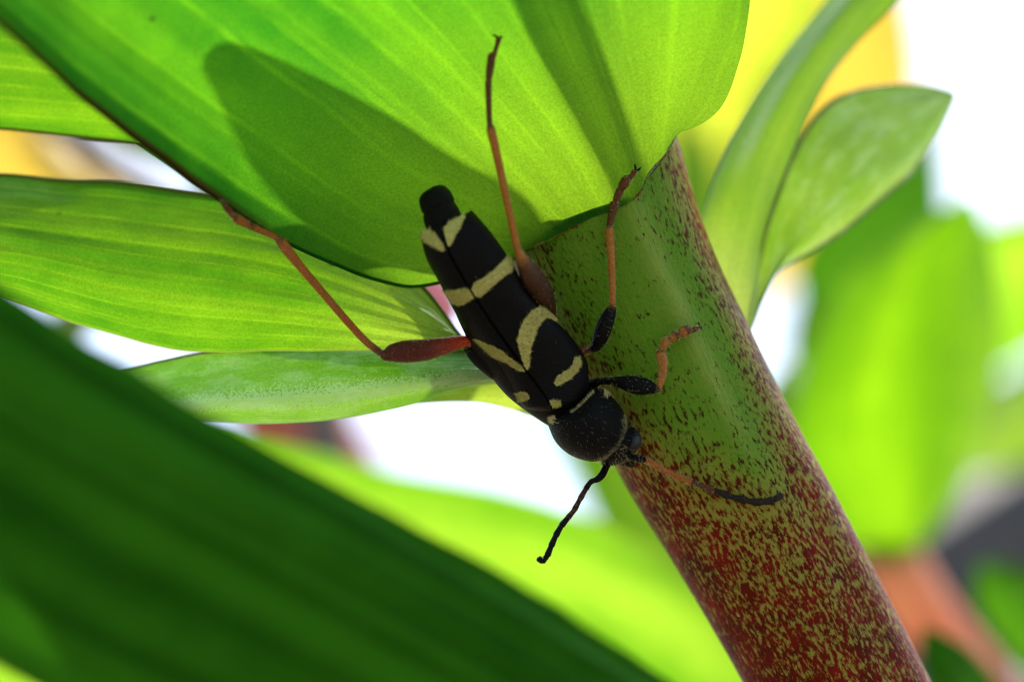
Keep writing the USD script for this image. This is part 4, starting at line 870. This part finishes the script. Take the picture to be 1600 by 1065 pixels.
for side, mar in (('right', rig), ('left', lef)):
    ang = np.linspace(0.02 if side == 'right' else 0.02, math.radians(112), NP)
    lat = np.sign(np.sin(ang)) * np.abs(np.sin(ang)) ** 0.85
    p2d = sut[:, None] + (mar - sut)[:, None] * lat[None, :, None]
    dep = ds[:, None] + hh[:, None] * (1 - np.cos(ang))[None, :] ** 1.0
    P = cmm(np.concatenate([p2d, dep[..., None]], -1))
    # the front and hind ends turn down
    tt = np.clip(np.minimum(uu / 0.03, (1 - uu) / 0.03), 0, 1)
    P[..., 2] += (0.28 * (1 - tt) ** 2)[:, None]
    nn = np.cross(np.gradient(P, axis=0), np.gradient(P, axis=1))
    nn /= np.linalg.norm(nn, axis=2, keepdims=True) + 1e-12
    if nn[NU // 2, 5, 2] > 0:
        nn = -nn
    inner = P - nn * 0.07
    fs = sheet(NU, NP)
    if side == 'right':
        pass
    v = np.vstack([P.reshape(-1, 3), inner.reshape(-1, 3)])
    K = NU * NP
    loop = np.concatenate([np.arange(NP), np.arange(1, NU) * NP + NP - 1, (NU - 1) * NP + np.arange(NP - 1)[::-1], np.arange(NU - 1)[::-1][:-1] * NP])
    nx = np.roll(loop, -1)
    wall = np.vstack([np.stack([loop, nx, nx + K], 1), np.stack([loop, nx + K, loop + K], 1)])
    f = np.vstack([fs, fs[:, ::-1] + K, wall])
    m = trimesh.Trimesh(v, f, process=False)
    if m.volume < 0:
        f = f[:, ::-1]
    el = obj('elytron', beetle, world(v), f, 'elytron_black', smooth=50, label=f'black wing case with yellow bands, the {side} one')
    ij = np.arange(K).reshape(NU, NP)
    pp = pix(P)
    jit = 1.7 * (np.stack([meshkit.noise(P * 9, 1), meshkit.noise(P * 9, 2)], -1) - .5) + 1.8 * (np.stack([meshkit.noise(P * 4, 3), meshkit.noise(P * 4, 4)], -1) - .5)
    quad_c = (pp + jit)[:-1, :-1]
    front = (ang[:-1] < math.radians(96))[None, :] & np.ones((NU - 1, 1), bool)
    for poly in BANDS[side]:
        inside = contains_xy(Polygon(poly).buffer(0.6), quad_c[..., 0], quad_c[..., 1]) & front
        ii, jj = np.nonzero(inside)
        if not len(ii):
            continue
        qa, qb, qc, qd = ij[ii, jj], ij[ii + 1, jj], ij[ii + 1, jj + 1], ij[ii, jj + 1]
        tri = np.vstack([np.stack([qa, qb, qc], 1), np.stack([qa, qc, qd], 1)])
        ids, inv = np.unique(tri, return_inverse=True)
        tri = inv.reshape(-1, 3)
        b0 = P.reshape(-1, 3)[ids]
        n0 = nn.reshape(-1, 3)[ids]
        lift = 0.022 + 0.02 * meshkit.noise(b0 * 14, 6)
        top = b0 + n0 * lift[:, None]
        ed = np.sort(np.vstack([tri[:, [0, 1]], tri[:, [1, 2]], tri[:, [2, 0]]]), axis=1)
        ue, cn = np.unique(ed, axis=0, return_counts=True)
        ue = ue[cn == 1]
        n_ = len(ids)
        vv = np.vstack([top, b0 - n0 * 0.01])
        ff = np.vstack([tri, ue[:, [0, 1]][:, [0, 1, 1]] + [0, 0, n_], np.stack([ue[:, 0], ue[:, 1] + n_, ue[:, 0] + n_], 1)])
        obj('yellow_band', el, world(vv), ff, 'band_hair', smooth=False)
        hair_sites.append((top, n0))

# eyes
def egg(px, py, d, rx, ry, rd, tilt, name, mat, parent):
    s = trimesh.creation.icosphere(4, 1.0)
    a = math.radians(tilt)
    m = mmpx(d)
    w = s.vertices * [rx * m, ry * m, rd]
    w = np.stack([w[:, 0] * math.cos(a) - w[:, 1] * math.sin(a), w[:, 0] * math.sin(a) + w[:, 1] * math.cos(a), w[:, 2]], 1)
    return obj(name, parent, world(w + cmm((px, py, d))), s.faces, mat)


egg(991.5, 690, 111.85, 10.5, 14.5, .42, -20, 'eye', 'eye_black', beetle)
egg(948, 722, 112.6, 9, 8, .3, 10, 'eye', 'eye_black', beetle)


def hairs(name, pts, nor, n, length, lean, width, mat, parent, label=None, seed=1, spread=.35):
    r = np.random.default_rng(seed)
    i = r.integers(0, len(pts), n)
    p, w = pts[i], nor[i]
    sh = r.normal(0, .03, (n, 3))
    p = p + sh - w * np.sum(sh * w, 1, keepdims=True)
    d = w + np.asarray(lean) + r.normal(0, spread, (n, 3))
    d /= np.linalg.norm(d, axis=1, keepdims=True)
    ln = length * r.uniform(.5, 1.2, (n, 1))
    bend = r.normal(0, .25, (n, 3)) + np.asarray(lean) * .6
    s = np.stack([p - w * .01, p + d * ln * .35, p + (d + bend * .3) * ln * .7, p + (d + bend * .7) * ln], 1)
    wd = np.tile(width * np.array([1, .8, .55, .15]), (n, 1)) * 0.001
    return curves(name, parent, world(s), wd, mat, label, kind='stuff')


bm = trimesh.Trimesh(bv, bf, process=False)
bn = np.array(bm.vertex_normals)
bp = pix(bv)
toward = np.array([(966 - 916), -(700 - 664), 0.0]); toward /= np.linalg.norm(toward)
pm = trimesh.Trimesh(pro_v, pro_f, process=False)
fr = pro_v[:, 2] < 112.6
pn = (pro_v - pro_v.mean(0)); pn /= np.linalg.norm(pn, axis=1, keepdims=True)
sel = np.nonzero(fr)[0]
hairs('pubescence', pro_v[sel], pn[sel], 150, .17, toward * .5, .004, 'pale_hair', beetle, 'fine pale hairs on the neck shield', 2)
# collar of yellow hair at the front rim, fringe at the hind rim
pv = pix(pro_v)
rim = np.nonzero((np.abs(np.hypot(pv[:, 0] - 916, pv[:, 1] - 664)) > 54) & (pv[:, 0] - 916 > -30 + 0 * pv[:, 1]) & ((pv[:, 0] - 916) * .84 + (pv[:, 1] - 664) * .54 > 40) & (pro_v[:, 2] < 112.4))[0]
hairs('collar_hair', pro_v[rim], pn[rim], 900, .075, toward * .7, .0055, 'pale_hair', beetle, 'yellow hair collar between neck shield and head', 3)
line = np.array([(893, 645), (903, 637), (913, 628), (921, 619), (928, 612)], float)
t5 = np.linspace(0, 4, 300)
lp = np.stack([np.interp(t5, range(5), line[:, 0]), np.interp(t5, range(5), line[:, 1]), np.full(300, 0.0)], 1)
kk = cKDTree(pv[sel]).query(lp[:, :2])[1]
hairs('fringe_hair', pro_v[sel][kk], pn[sel][kk], 340, .10, -toward * .5, .009, 'pale_hair', beetle, 'yellow fringe at the hind edge of the neck shield', 4)
for spot in ((864, 656), (949, 616)):
    kk = cKDTree(pv[sel]).query(np.array(spot) + np.random.default_rng(5).normal(0, 3, (60, 2)))[1]
    hairs('fringe_hair', pro_v[sel][kk], pn[sel][kk], 160, .12, -toward * .5, .018, 'pale_hair', beetle, None, 5)
hd = np.nonzero((bp[:, 0] > 930) & (bp[:, 0] < 1004) & (bp[:, 1] > 664) & (bp[:, 1] < 730) & (bv[:, 2] < 113.2) & (np.hypot(bp[:, 0] - 916, bp[:, 1] - 664) > 60))[0]
hairs('pubescence', bv[hd], bn[hd], 260, .2, (0.1, -.2, 0), .007, 'pale_hair', beetle, 'pale hairs on the head', 6)
legs = np.nonzero((tint[:, 0] > .03) | ((bp[:, 0] > 935) & (bp[:, 0] < 1030) & (bp[:, 1] > 480) & (bp[:, 1] < 625)) | ((bp[:, 0] < 735) & (bp[:, 0] > 596) & (bp[:, 1] > 515)))[0]
hairs('pubescence', bv[legs], bn[legs], 2600, .12, (0, 0, 0), .0075, 'pale_hair', beetle, 'short pale hairs on the legs', 7)
for k, (p, n_) in enumerate(hair_sites):
    hairs('band_fuzz', p, n_, max(250, int(len(p) * .9)), .09, (0.2, .5, 0), .010, 'band_hair', beetle, None, 20 + k)
